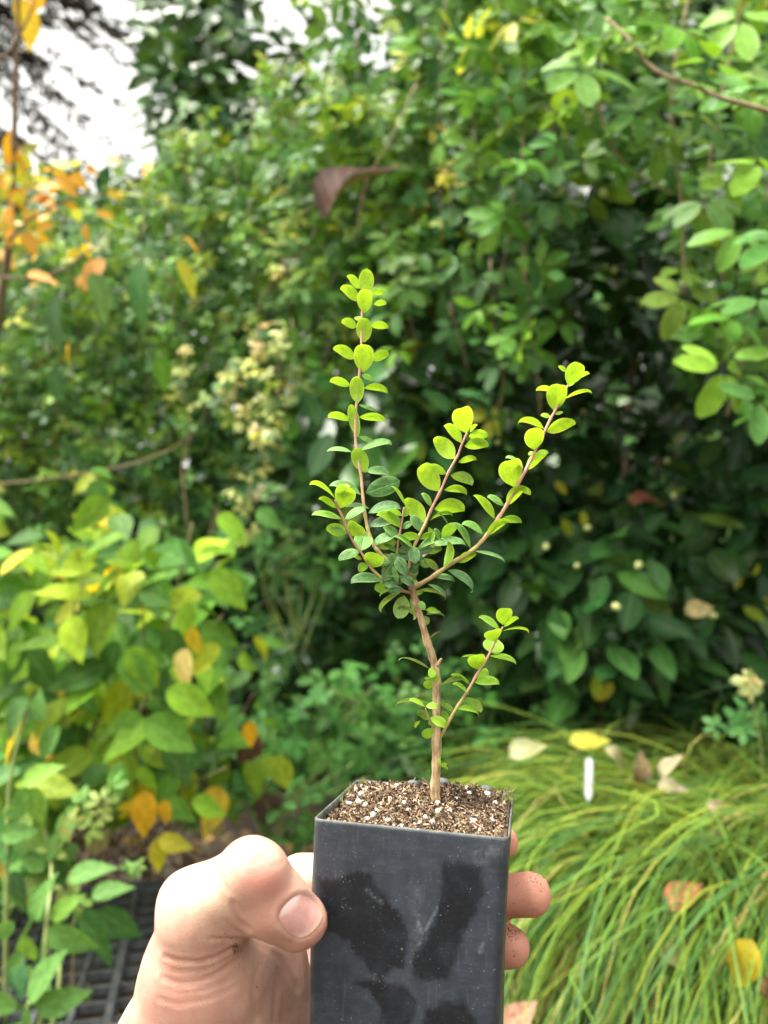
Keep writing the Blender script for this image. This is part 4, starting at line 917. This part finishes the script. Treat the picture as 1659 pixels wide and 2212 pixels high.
# ------------------------------------------------------------------ dark glossy bush with buds
def camellia():
    pl = Plant("glossy_bush", "dark glossy evergreen bush with round pale buds behind the young shrub", "bush", W(1300, 2300, 1.9)*np.array([1, 1, 0]), 'glossy')
    pal = [(.018, .060, .015), (.027, .085, .020), (.045, .12, .024), (.10, .18, .025)]
    def dep(px, py): return 1.55 + .25*math.sin(px/170.)*math.cos(py/140.) + max(0, (1000-px)/1600)
    for k in range(3900):
        px, py = rng.uniform(560, 1950), rng.uniform(330, 1640)
        if px < 800 and (py < 700 + rng.uniform(0, 300)): continue
        z = dep(px, py) + rng.gamma(1.6, .20); pl.leaf('cam' if z < dep(px, py) + .3 else 'camlo', W(px, py, z), TOCAM*.55 + UP*.8 + rv(.42), RGT*rng.normal(0, .8) - UP*.75 + TOCAM*.5 + rv(.2), rng.uniform(.95, 1.5), jit(pick(pal, (4, 3, 1.3, .25)), .25))
    for px, py in ((1200, 1040), (1215, 1120), (1262, 1105), (1600, 1240), (1640, 1220), (1605, 1310), (1650, 1290), (1290, 1450), (1325, 1475)):
        z = dep(px, py) - .03; pl.leaf('cam', W(px, py, z), TOCAM + UP*.4 + rv(.4), RGT*rng.normal(0, .8) - UP*.7, rng.uniform(.4, .65), jit(pick([(.34, .36, .02), (.42, .36, .04), (.22, .30, .02)], (2, 1, 2)), .15), True, 'soft')
    for k in range(26):
        px, py = rng.uniform(700, 1700), rng.uniform(500, 1550); z = dep(px, py) + .12
        pl.stem([W(px, py + 260, z+.25), W(px+rng.normal(0, 30), py + 90, z+.15), W(px + rng.normal(0, 50), py, z+.05)], .006, .002)
    pl.done(300)
    import bmesh
    bm = bmesh.new(); bmesh.ops.create_icosphere(bm, subdivisions=2, radius=1); iv = np.array([v.co[:] for v in bm.verts]); iF = [tuple(v.index for v in f.verts) for f in bm.faces]; bm.free()
    iv = iv*np.array([.0065, .0065, .0095])*(1 - .25*np.clip(iv[:, 2:3], 0, 1)); me = mesh_arrays("bud", iv, iF); me.materials.append(plain_mat("bud_scales", (.42, .46, .16), .5, .3, 200))
    for px, py in ((1302, 417), (1327, 583), (1215, 415), (1060, 705), (1170, 540), (1385, 660), (1260, 890), (1075, 955), (1440, 995), (1455, 1070), (1380, 1220), (1247, 1222), (1270, 1140), (1330, 1310), (1180, 1180), (1540, 1330)):
        inst("bud", me, frame(rv() + UP, rv()), W(px, py, dep(px, py) - .05), rng.uniform(.8, 1.1), pl.root)
camellia()

# ------------------------------------------------------------------ autumn shrub on the left
G_AUT = [(.165, .30, .022), (.10, .235, .028), (.33, .44, .03), (.06, .16, .032), (.62, .44, .02), (.60, .30, .02)]
def hero(pl, tpl, b, t, w, z, tint, style=None, roll=0.0, dz=0.0, must=True, name="leaf"):
    """a leaf from its base to its tip (photo pixels) at a distance; w = seen width"""
    V = TPL[tpl][0][0]; Lm = V[:, 1].max(); Wm = V[:, 0].max() - V[:, 0].min()
    p0, p1 = W(b[0], b[1], z), W(t[0], t[1], z + dz); L = np.linalg.norm(p1 - p0); true = Wm/Lm*L; cphi = np.clip(w*z/FD/true, .25, 1); ph = math.acos(cphi)
    ax = nrm(p1 - p0); side = nrm(np.cross(FWD, ax)); n = TOCAM*math.cos(ph) + (side if side[2] > 0 else -side)*math.sin(ph)
    pl.leaf(tpl, p0, n + rv(.06), ax, L/Lm, tint, must, style, name)
def autumn():
    base = W(200, 1900, 1.75)*np.array([1, 1, 0])
    pl = Plant("autumn_shrub", "leafy shrub turning from green to yellow behind the black tray", "shrub", base, 'soft')
    Y, O, CRM = (.68, .50, .03), (.66, .36, .015), (.75, .60, .22); g1, g2, g3 = (.19, .36, .03), (.12, .27, .04), (.09, .20, .06)
    for b, t, w, tint, z in (((456, 1233), (537, 1315), 60, g1, 1.08), ((473, 1109), (537, 1177), 45, g1, 1.12), ((413, 1302), (387, 1375), 45, g1, 1.05), ((434, 1349), (516, 1401), 55, g2, 1.1), ((404, 1401), (413, 1484), 50, CRM, 1.02),
        ((275, 1401), (335, 1481), 56, g1, 1.05), ((360, 1491), (463, 1549), 62, g1, 1.0), ((314, 1553), (430, 1624), 68, g2, 1.0), ((306, 1545), (225, 1574), 56, g2, 1.0), ((265, 1413), (331, 1504), 60, g2, 1.05), ((314, 1708), (318, 1795), 66, O, 1.05),
        ((355, 1727), (360, 1781), 36, O, 1.05), ((285, 1735), (248, 1756), 30, Y, 1.08), ((335, 1810), (351, 1888), 32, (.45, .42, .04), 1.05), ((343, 1810), (407, 1839), 42, (.50, .46, .05), 1.05), ((541, 1557), (541, 1616), 42, O, 1.15), ((583, 1628), (562, 1690), 48, (.22, .36, .04), 1.2),
        ((590, 1632), (620, 1700), 45, (.30, .40, .04), 1.2), ((364, 1723), (413, 1785), 50, g2, 1.06), ((413, 1731), (480, 1768), 36, g1, 1.08), ((0, 1240), (72, 1184), 30, Y, 1.0), ((300, 1655), (340, 1700), 44, g1, 1.04), ((305, 570), (300, 712), 66, (.07, .19, .06), 1.35), ((205, 590), (240, 690), 48, (.11, .22, .08), 1.35),
        ((385, 560), (428, 645), 28, (.40, .42, .05), 1.3), ((395, 510), (438, 552), 16, O, 1.3), ((120, 640), (90, 760), 60, (.07, .17, .06), 1.6), ((345, 770), (355, 850), 40, (.10, .24, .03), 1.5), ((115, 800), (130, 870), 55, (.06, .16, .06), 1.5), ((150, 740), (150, 790), 16, O, 1.5),
        ((225, 560), (215, 640), 40, (.60, .30, .10), 1.45), ((60, 590), (130, 615), 30, (.72, .36, .12), 1.45), ((400, 1440), (455, 1430), 40, (.40, .46, .04), 1.03), ((470, 1390), (430, 1440), 44, (.36, .44, .04), 1.06)):
        hero(pl, 'serr', b, t, w*1.0, z, np.array(tint)*rng.uniform(.9, 1.1), 'autumn' if tint in (Y, O, CRM) else None, dz=rng.normal(0, .015))
    for b, t, w, c in (((575, 1712), (582, 1803), 118, (.085, .050, .042)), ((560, 1590), (512, 1655), 70, (.10, .05, .035)), ((467, 1764), (463, 1820), 50, (.42, .36, .16)), ((190, 1840), (240, 1790), 66, (.36, .30, .14)), ((420, 1890), (395, 1840), 60, (.09, .06, .045))):
        hero(pl, 'broad', b, t, w, 1.22, c, 'dead', name="dead_leaf")
    for k in range(46):
        px, py = rng.uniform(-120, 560), rng.uniform(1120, 1800); z = rng.uniform(1.05, 1.55)
        tip = W(px, py, z); path = pl.stem([base + rv(.12)*np.array([1, 1, 0]) + [0, 0, .02], (base + tip)/2 + rv(.06), tip], .0030, .0013, M_TWIG if rng.random() < .6 else M_VINE)
    for k in range(1150):
        px, py = rng.uniform(-180, 560), rng.uniform(960, 1900); lim = 1060 + 60*math.sin(px/47.) + 40*math.sin(px/19.) + max(0, (px-250))*.3
        if py < lim + rng.uniform(0, 80) or (px > 420 and rng.random() < .55): continue
        if px > 110 and py > 1740: continue
        z = rng.uniform(1.08, 1.75); w = (3, 3, 2.4, 3, .40, .10) if px < 250 else (3, 3, 1, 4, .25, .10)
        c = pick(G_AUT, w); pl.leaf('serr', W(px, py, z), TOCAM*.7 + UP*.75 + rv(.42), -UP*.5 + RGT*rng.normal(0, .8) + TOCAM*.3, rng.uniform(.75, 1.2), jit(c, .2, .08), style='autumn' if c[0] > .5 else None)
    pl.done(300)
autumn()
def herb():
    pl = Plant("leafy_herb", "light green herb with saw-toothed leaves beside the black tray", "herb", W(60, 2350, .90), 'soft')
    g = (.13, .285, .07); g2 = (.19, .36, .06); gd = (.07, .185, .05)
    for b, t, w, c, z in (((106, 2002), (206, 2062), 66, g, .86), ((77, 1986), (87, 1896), 46, g, .88), ((148, 1898), (243, 1864), 34, g, .9), ((198, 1935), (288, 1914), 34, g, .92), ((212, 1965), (306, 2032), 58, gd, .98), ((169, 1972), (247, 2091), 30, gd, .95),
        ((61, 2163), (112, 2049), 46, g, .80), ((77, 2171), (198, 2142), 70, g, .80), ((56, 2020), (53, 2104), 48, g2, .86), ((58, 2179), (53, 2240), 58, g, .80), ((30, 1990), (-30, 2040), 50, g, .85), ((40, 2170), (-30, 2130), 60, g, .80), ((95, 1860), (120, 1800), 44, g, .95), ((100, 1870), (30, 1860), 40, g, .95),
        ((30, 1880), (50, 1960), 46, (.09, .2, .08), .98), ((60, 1700), (20, 1790), 60, g, .95), ((50, 1690), (130, 1650), 44, g2, .95), ((60, 1690), (170, 1700), 44, (.30, .40, .06), .97), ((70, 1700), (95, 1790), 50, g2, .95), ((10, 1760), (55, 1745), 40, g, .92), ((0, 1800), (60, 1800), 44, g, .95),
        ((90, 1990), (60, 1930), 46, g, .9), ((110, 1985), (150, 1940), 40, g2, .9), ((120, 2010), (90, 2090), 40, gd, .9), ((165, 1820), (130, 1880), 44, (.11, .22, .08), 1.0), ((20, 2090), (60, 2050), 40, g, .86), ((90, 1560), (75, 1490), 40, g, 1.0), ((60, 1510), (30, 1600), 50, (.10, .22, .07), 1.0), ((130, 1570), (100, 1640), 44, g, 1.0)):
        hero(pl, 'herb', b, t, w, z, np.array(c)*rng.uniform(.9, 1.1), dz=rng.normal(0, .012))
    for pts in ([(60, 2400, .95), (95, 2150, .88), (100, 2000, .88), (110, 1860, .95), (70, 1700, .96)], [(20, 2400, .85), (40, 2270, .82), (62, 2165, .80)], [(10, 2300, .95), (14, 1950, .95), (20, 1700, .98), (60, 1520, 1.0)], [(90, 2350, .9), (125, 2150, .92), (135, 2050, .95), (180, 1960, .96)]):
        pl.stem([W(*p) for p in pts], .0034, .002, M_GREENSTEM, 6, 7)
    for k in range(110):
        px, py = rng.uniform(-160, 170), rng.uniform(1620, 2330); pl.leaf('herb', W(px, py, rng.uniform(.98, 1.3)), TOCAM*.6 + UP*.8 + rv(.4), -UP*.4 + RGT*rng.normal(0, .8) + TOCAM*.4, rng.uniform(.6, .9), jit(pick([g, gd, g2], (3, 3, 1))))
    pl.done(150)
    pv = Plant("variegated_vine", "small cream-edged vine leaves growing through the saw-toothed herb", "vine", W(150, 2250, .95), 'vine')
    pal = [(.18, .29, .07), (.12, .25, .05), (.28, .36, .11)]
    for px, py, s in ((165, 1945, .85), (140, 1915, .7), (190, 1790, .7), (220, 1730, .75), (240, 1700, .7), (150, 1780, .75), (170, 1740, .7), (110, 1840, .6), (215, 1760, .55), (275, 1880, .5), (295, 1870, .45)):
        pv.leaf('palm', W(px, py, .95), TOCAM*.9 + UP*.5 + rv(.3), rv(), s*.72, jit(pick(pal, (3, 2, 1.5)), .1), True)
    pv.stem([W(150, 2250, .97), W(160, 2050, .97), W(165, 1945, .97), W(200, 1800, .98), W(230, 1700, .98)], .0018, .0012, M_VINE); pv.done(30)
herb()

# ------------------------------------------------------------------ low ferny plants in the dark gap
def lowplants():
    for i, (px, py, z, n, lab) in enumerate(((750, 1545, 1.45, 46, "low ferny green plant in the shade behind the pot's stem"), (640, 1190, 1.75, 40, "ferny green clump in the dark hollow below the cream-leaved vine"), (1000, 1560, 1.6, 36, "low ferny green plant at the edge of the sedge clump"), (620, 1700, 1.3, 26, "small ferny plant growing just above the thumb"))):
        b = W(px, py + 210, z); pl = Plant("shade_plant", lab, "plant", b, 'soft')
        for k in range(9): pl.stem([b + rv(.02), W(px + rng.normal(0, 40), py + 60, z), W(px + rng.normal(0, 80), py + rng.normal(0, 60), z - .03)], .0018, .001, M_GREENSTEM)
        for k in range(n*2): pl.leaf('tri', W(px + rng.normal(0, 85), py + rng.normal(0, 75), z + rng.normal(0, .08)), TOCAM*.6 + UP*.8 + rv(.35), -UP*.5 + rv(.7), rng.uniform(.7, 1.15), jit((.046, .135, .026), .25))
        pl.done(90)
lowplants()

# ------------------------------------------------------------------ yellow and orange sapling at the sky gap
def side_sprigs():
    pl = Plant("variegated_sprig", "upright sprig with a pale cream leaf rosette beside the sedge clump", "plant", W(1650, 1720, 1.15), 'vine')
    pl.stem([W(1650, 1720, 1.16), W(1642, 1600, 1.15), W(1622, 1490, 1.14)], .0016, .001, M_GREENSTEM)
    for k in range(5): pl.leaf('palm', W(1622 + rng.normal(0, 14), 1484 + rng.normal(0, 12), 1.13), TOCAM + UP*.5 + rv(.3), rv(), rng.uniform(.45, .6), jit((.52, .56, .25), .1), True)
    for k in range(7): pl.leaf('palm', W(1605 + rng.normal(0, 30), 1550 + rng.normal(0, 22), 1.17), TOCAM + UP*.6 + rv(.3), rv(), rng.uniform(.5, .7), jit((.10, .25, .07), .15), True)
    pl.done(20)
side_sprigs()
def sapling():
    base = W(-40, 1500, 1.7)*np.array([1, 1, 0])
    pl = Plant("autumn_sapling", "slim sapling with orange and yellow leaves in front of the sky gap", "tree", base, 'autumn')
    pl.stem([base, W(-25, 900, 1.7), W(20, 520, 1.66), W(32, 250, 1.62), W(40, -60, 1.6)], .012, .005, M_TWIG, 8, 8, "trunk")
    for pts in ([(-30, 170), (20, 110), (60, 40), (90, -40)], [(20, 520), (70, 470), (150, 430), (230, 420)], [(10, 600), (90, 600), (170, 560), (230, 500)], [(0, 420), (-40, 380)], [(30, 320), (60, 310), (90, 345)]): pl.stem([W(x, y, 1.6) for x, y in pts], .004, .002, M_TWIG)
    O, Y, R = (.70, .36, .012), (.72, .50, .03), (.62, .24, .05)
    for b, t, w, c in (((50, -5), (68, 108), 46, Y), ((85, -25), (82, 20), 24, O), ((20, 350), (25, 280), 26, O), ((0, 410), (25, 370), 34, O), ((28, 440), (40, 540), 44, O), ((50, 500), (75, 540), 40, O), ((50, 330), (75, 300), 34, (.45, .48, .04)), ((60, 600), (90, 655), 36, O), ((100, 640), (80, 690), 34, O),
        ((30, 790), (62, 720), 40, O), ((70, 770), (100, 830), 30, O), ((230, 690), (290, 760), 44, O), ((280, 680), (330, 730), 50, O), ((260, 800), (310, 830), 40, O), ((150, 800), (205, 780), 30, R), ((140, 900), (180, 860), 34, O), ((30, 900), (70, 960), 30, O), ((210, 660), (250, 700), 30, Y), ((340, 650), (380, 690), 30, O),
        ((420, 760), (450, 800), 24, Y), ((180, 770), (160, 830), 30, O), ((100, 700), (150, 740), 36, Y), ((380, 840), (420, 880), 22, O), ((330, 880), (300, 920), 28, O), ((220, 760), (190, 700), 34, O), ((60, 850), (20, 830), 34, O), ((120, 830), (150, 880), 30, Y)):
        hero(pl, 'serr', (b[0]*.55, b[1]*.55) if b[1] > 560 else b, (t[0]*.55, t[1]*.55) if t[1] > 560 and b[1] > 560 else t, w*.8, 1.62, np.array(c)*rng.uniform(.85, 1.1), dz=rng.normal(0, .02))
    for k in range(150):
        px, py = rng.uniform(-150, 330), rng.uniform(335, 620)
        if rng.random() < (px-40)/300: continue
        pl.leaf('serr', W(px, py, rng.uniform(1.6, 1.95)), TOCAM + UP*.5 + rv(.5), rv(), rng.uniform(.4, .75), jit(pick([O, Y, (.35, .40, .05), (.2, .32, .05)], (3, 2, 2, 2)), .15, .05))
    for k in range(26): pl.leaf('serr', W(rng.uniform(-40, 60), rng.uniform(330, 480), rng.uniform(1.5, 1.7)), TOCAM + rv(.4), -UP + rv(.4), rng.uniform(.35, .5), jit((.36, .42, .05), .15), style='soft')
    pl.done(180)
sapling()

# ------------------------------------------------------------------ sedge clump
def sedge_clump(label, crown, nb, parts, bias, seed, spread=.13, lmin=.42, lmax=.78):
    r = np.random.default_rng(seed); root = empty("sedge_clump", (crown[0], crown[1], 0)); tag(root, label, "sedge"); BL = []
    m = lm('blade', 'obj'); ma = lm('blade', 'attr')
    for k in range(nb):
        a = r.uniform(0, 2*math.pi); rad = spread*math.sqrt(r.uniform(0, 1)); p = np.array([crown[0] + rad*math.cos(a), crown[1] + rad*math.sin(a), crown[2] - .10])
        d = nrm(np.array([math.cos(a), math.sin(a), 0])*r.uniform(.1, .75) + bias*r.uniform(.1, 1.5) + np.array([r.normal(0, .24), r.normal(0, .24), 0])); L = r.uniform(lmin, lmax)
        th = r.uniform(.5, 1.25); c = r.uniform(1.5, 3.0); pts = [p]; n = 9; az = r.normal(0, .6)
        for i in range(n):
            s = (i + .5)/n; e = th - c*s**1.15; e = max(e, -.85); rot = az*s; dd = np.array([d[0]*math.cos(rot) - d[1]*math.sin(rot), d[0]*math.sin(rot) + d[1]*math.cos(rot), 0])
            q = pts[-1] + (dd*math.cos(e) + UP*math.sin(e))*L/n; q[2] = max(q[2], .008 + .015*r.random()); pts.append(q)
        pts = np.array(pts)
        if r.random() < .18: kk = r.integers(4, 9); pts[kk:] = pts[kk] + (pts[kk:] - pts[kk]) @ np.array([[math.cos(1.0), math.sin(1.0)*r.choice([-1, 1]), 0], [-math.sin(1.0)*r.choice([-1, 1]), math.cos(1.0), 0], [0, 0, 1]])   # kinked blades
        w = r.uniform(.0008, .0020); t = np.linspace(0, 1, n+1); h = w*np.clip(1.15 - t**3, .06, 1)*np.clip(.5 + t*4, 0, 1)
        tan = nrm(np.gradient(pts, axis=0)); sd = nrm(np.cross(tan, UP + r.normal(0, .35, 3)))
        V = np.concatenate([pts - sd*h[:, None], pts + sd*h[:, None]]); V = V.reshape(2, n+1, 3).transpose(1, 0, 2).reshape(-1, 3)
        F = np.array([(2*i, 2*i+1, 2*i+3, 2*i+2) for i in range(n)]); uv = np.stack([np.tile([0, 1], n+1), np.repeat(t, 2)], 1)
        u = r.random(); cc = np.array([(.085, .175, .025), (.145, .23, .028), (.05, .125, .030), (.32, .28, .09), (.22, .27, .032)][r.choice(5, p=[.32, .23, .25, .08, .12])])*r.uniform(.8, 1.2)
        X, Yp, Z = proj(pts); sc = (((X > 0) & (X < 1659) & (Yp > 0) & (Yp < 2212)).sum())/max(.3, Z.mean())
        BL.append((sc, V, F, uv, cc))
    BL.sort(key=lambda b: -b[0])
    for sc, V, F, uv, cc in BL[:parts]:
        o = obj("blade", V, F, m, root, V[0], UV=uv); o.color = (*[float(x) for x in cc], 1)
    rest = BL[parts:]; n = len(rest); k = len(rest[0][1])
    o = obj("blade_mass", np.concatenate([b[1] for b in rest]), np.concatenate([b[2] + i*k for i, b in enumerate(rest)]), ma, root, UV=np.concatenate([b[3] for b in rest]), tint=np.repeat(np.array([b[4] for b in rest]), k, 0)); tag(o, kind="stuff")
sedge_clump("large arching green sedge clump sprawling beside the pot", W(1660, 1770, 1.16), 4200, 220, np.array([-1.0, -.34, 0]), 3, .26, .26, .60)
sedge_clump("second sedge clump behind the large one, tips streaming sideways", W(1850, 1690, 1.6), 900, 60, np.array([-.8, -.3, 0]), 5, .16, .4, .8)

# ------------------------------------------------------------------ fallen leaves and the white plant tag
def fallen(name, label, b, t, w, z, c, style='dead', tpl='broad', curl=0):
    V, F, uv = TPL[tpl][int(rng.integers(len(TPL[tpl])))]; V = V.copy(); Lm = V[:, 1].max(); Wm = V[:, 0].max()*2
    p0, p1 = W(b[0], b[1], z), W(t[0], t[1], z); L = np.linalg.norm(p1-p0); true = Wm/Lm*L; ph = math.acos(np.clip(w*z/FD/true, .3, 1)); ax = nrm(p1-p0); side = nrm(np.cross(FWD, ax)); side = side if side[2] > 0 else -side
    n = TOCAM*math.cos(ph) + side*math.sin(ph); V[:, 2] += curl*np.sin(V[:, 1]/Lm*5)*.004 + curl*V[:, 0]**2*14
    me = mesh_arrays(name, V, F, uv); me.materials.append(lm(style, 'obj'))
    o = inst(name, me, frame(n, ax), p0, L/Lm, None, np.array(c)*.58); tag(o, label, "leaf", None); return o
fallen("dead_leaf", "large dark red-brown dead leaf caught in the vine above the young shrub", (700, 475), (838, 312), 92, 1.45, (.050, .012, .005), curl=1.3)
fallen("fallen_leaf", "yellow fallen leaf lying on the sedge tips near the ground", (1625, 2030), (1585, 2140), 50, .73, (.75, .60, .03), 'autumn', curl=.5)
fallen("fallen_leaf", "small orange-brown fallen leaf resting on the sedge blades", (1440, 1960), (1515, 1905), 38, .84, (.62, .27, .12), curl=1)
fallen("fallen_leaf", "pale pinkish dry leaf curled on top of the sedge clump", (1525, 1735), (1570, 1785), 34, .96, (.56, .40, .32), curl=1.5)
fallen("fallen_leaf", "broad dull brown leaf half hidden in the sedge crown", (1380, 1690), (1390, 1625), 46, 1.02, (.24, .17, .09), curl=1)
fallen("fallen_leaf", "pale straw leaf at the top of the sedge beside the white tag", (1305, 1615), (1355, 1665), 26, 1.05, (.50, .46, .24), curl=1, tpl='serr')
fallen("fallen_leaf", "cream rounded leaf at the left shoulder of the sedge clump", (1100, 1635), (1178, 1600), 32, 1.15, (.55, .56, .26), 'autumn', curl=.5)
fallen("fallen_leaf", "bright yellow narrow leaf on the top of the sedge clump", (1230, 1605), (1320, 1595), 22, 1.1, (.62, .60, .06), 'autumn')
fallen("fallen_leaf", "pale green leaf sunk among the lower sedge blades", (1425, 2060), (1505, 2075), 32, .82, (.50, .52, .22), 'autumn', curl=.6)
fallen("fallen_leaf", "dark brown leaf at the outer edge of the sedge clump", (1640, 2110), (1690, 2160), 60, .7, (.26, .16, .07), curl=1.2)
fallen("fallen_leaf", "small pale dry leaf standing in the sedge crown", (1430, 1680), (1470, 1625), 16, 1.04, (.42, .36, .22), curl=1, tpl='serr')
fallen("fallen_leaf", "buff leaf flat on the sedge near the dry pink one", (1420, 1705), (1490, 1695), 22, 1.0, (.40, .34, .22), curl=1, tpl='serr')
fallen("fallen_leaf", "pink-brown fallen leaf on the ground just beside the pot", (1085, 2230), (1155, 2165), 50, .74, (.55, .30, .20), curl=.8)
fallen("fallen_leaf", "tan dead leaf stuck in the glossy bush", (1480, 1325), (1545, 1305), 36, 1.45, (.66, .54, .24), curl=.6)
fallen("fallen_leaf", "rust-brown curled leaf stuck in the glossy bush", (1360, 1090), (1440, 1075), 24, 1.5, (.22, .07, .04), curl=1)
fallen("fallen_leaf", "small peach dead leaf among the glossy leaves below the tan one", (1195, 1360), (1235, 1385), 26, 1.45, (.52, .34, .22), curl=1)
def plant_tag():
    p = W(1272, 1672, 1.04); h, w = .022, .0052; R = frame(TOCAM + rv(.2), UP + RGT*.06)
    prof = [(-w, -h-.006), (0, -h-.016), (w, -h-.006), (w, h-.004), (w*.6, h), (-w*.6, h), (-w, h-.004)]; n = len(prof); Vv = np.array([(x, y, s*.0006) for s in (-1, 1) for x, y in prof])
    F = [tuple(range(n))[::-1], tuple(range(n, 2*n))] + [(i, (i+1) % n, n+(i+1) % n, n+i) for i in range(n)]
    o = obj("plant_tag", p + Vv @ R.T, F, plain_mat("white_plastic", (.52, .55, .58), .4, .06, 60), None, smooth=False); tag(o, "thin white plastic plant tag pushed into the sedge clump", "plant tag")
plant_tag()

# ------------------------------------------------------------------ black plastic nursery tray
def tray():
    t = NT("tray_plastic"); nz = t.noise(60, 4, .6, t.coord()); m = t.done(t.bsdf(Base_Color=t.mix(t.step(nz, .35, .7), (.045, .048, .053), (.10, .105, .115)), Roughness=.42, Normal=t.bump(nz, .1, .001)))
    z0 = .17; ray = W(300, 2050, 1.0) - CAMP; c = CAMP + ray*((z0 - CAM_H)/ray[2]); c[2] = z0; root = empty("nursery_tray", c); tag(root, "black plastic mesh nursery tray on the ground behind the hand", "tray")
    th = math.radians(14); X = np.array([math.cos(th), math.sin(th), 0]); Yv = np.array([-math.sin(th), math.cos(th), 0]); hw, hl = .30, .24
    def bar(name, p, q, w, h):
        d = nrm(q - p); s = np.cross(UP, d)*w/2; u = UP*h/2
        V = np.array([e + a*s + b*u*g for e in (p, q) for a, b, g in ((-1, -1, 1), (1, -1, 1), (.8, 1, 1), (-.8, 1, 1))]); F = [(0, 3, 2, 1), (4, 5, 6, 7), (0, 1, 5, 4), (1, 2, 6, 5), (2, 3, 7, 6), (3, 0, 4, 7)]
        obj(name, V, F, m, root, smooth=False)
    for s in (-1, 1):
        bar("rim", c + X*-hw + Yv*s*hl, c + X*hw + Yv*s*hl, .022, .030); bar("rim", c + X*s*hw - Yv*(hl-.012), c + X*s*hw + Yv*(hl-.012), .022, .030)
        bar("side_wall", c + X*(-hw+.02) + Yv*s*(hl-.004) - UP*.06, c + X*(hw-.02) + Yv*s*(hl-.004) - UP*.06, .006, .085)
    for i in range(1, 13): x = -hw + 2*hw*i/13; bar("slat", c + X*x - Yv*(hl-.012), c + X*x + Yv*(hl-.012), .0085 if i % 3 else .013, .012)
    for i in range(1, 11): y = -hl + 2*hl*i/11; bar("slat", c + Yv*y - X*(hw-.012) - UP*.0025, c + Yv*y + X*(hw-.012) - UP*.0025, .0075, .011)
    for sx in (-1, 1):
        for sy in (-1, 1): p = c + X*sx*(hw-.015) + Yv*sy*(hl-.015); bar("foot", p - UP*(z0-.012) - X*.012, p - UP*(z0-.012) + X*.012, .02, .02); V, F, _ = tube([p - UP*.012, p - UP*(z0-.006)], .009, 6); obj("leg", V, F, m, root)
tray()
def litter():
    VV, FF, UU, TT = [], [], [], []; c = 0
    for k in range(900):
        x, y = rng.uniform(-1.2, 1.3), rng.uniform(.6, 2.4); V, F, uv = TPL['broad'][rng.integers(4)]; R = frame(UP + rv(.35), rv()); s = rng.uniform(.3, .8)
        VV.append((V*s) @ R.T + [x, y, .03 + rng.uniform(0, .02)]); FF.append(F + c); UU.append(uv); c += len(V); TT.append(np.repeat(jit(pick([(.14, .08, .04), (.24, .15, .07), (.09, .055, .03), (.40, .30, .08)], (3, 2, 3, .6)), .2)[None], len(V), 0))
    o = obj("leaf_litter", np.concatenate(VV), np.concatenate(FF), lm('dead', 'attr'), None, (0, 1.5, 0), UV=np.concatenate(UU), tint=np.concatenate(TT)); tag(o, "brown leaf litter scattered over the soil under the plants", "leaf litter", kind="stuff")
litter()
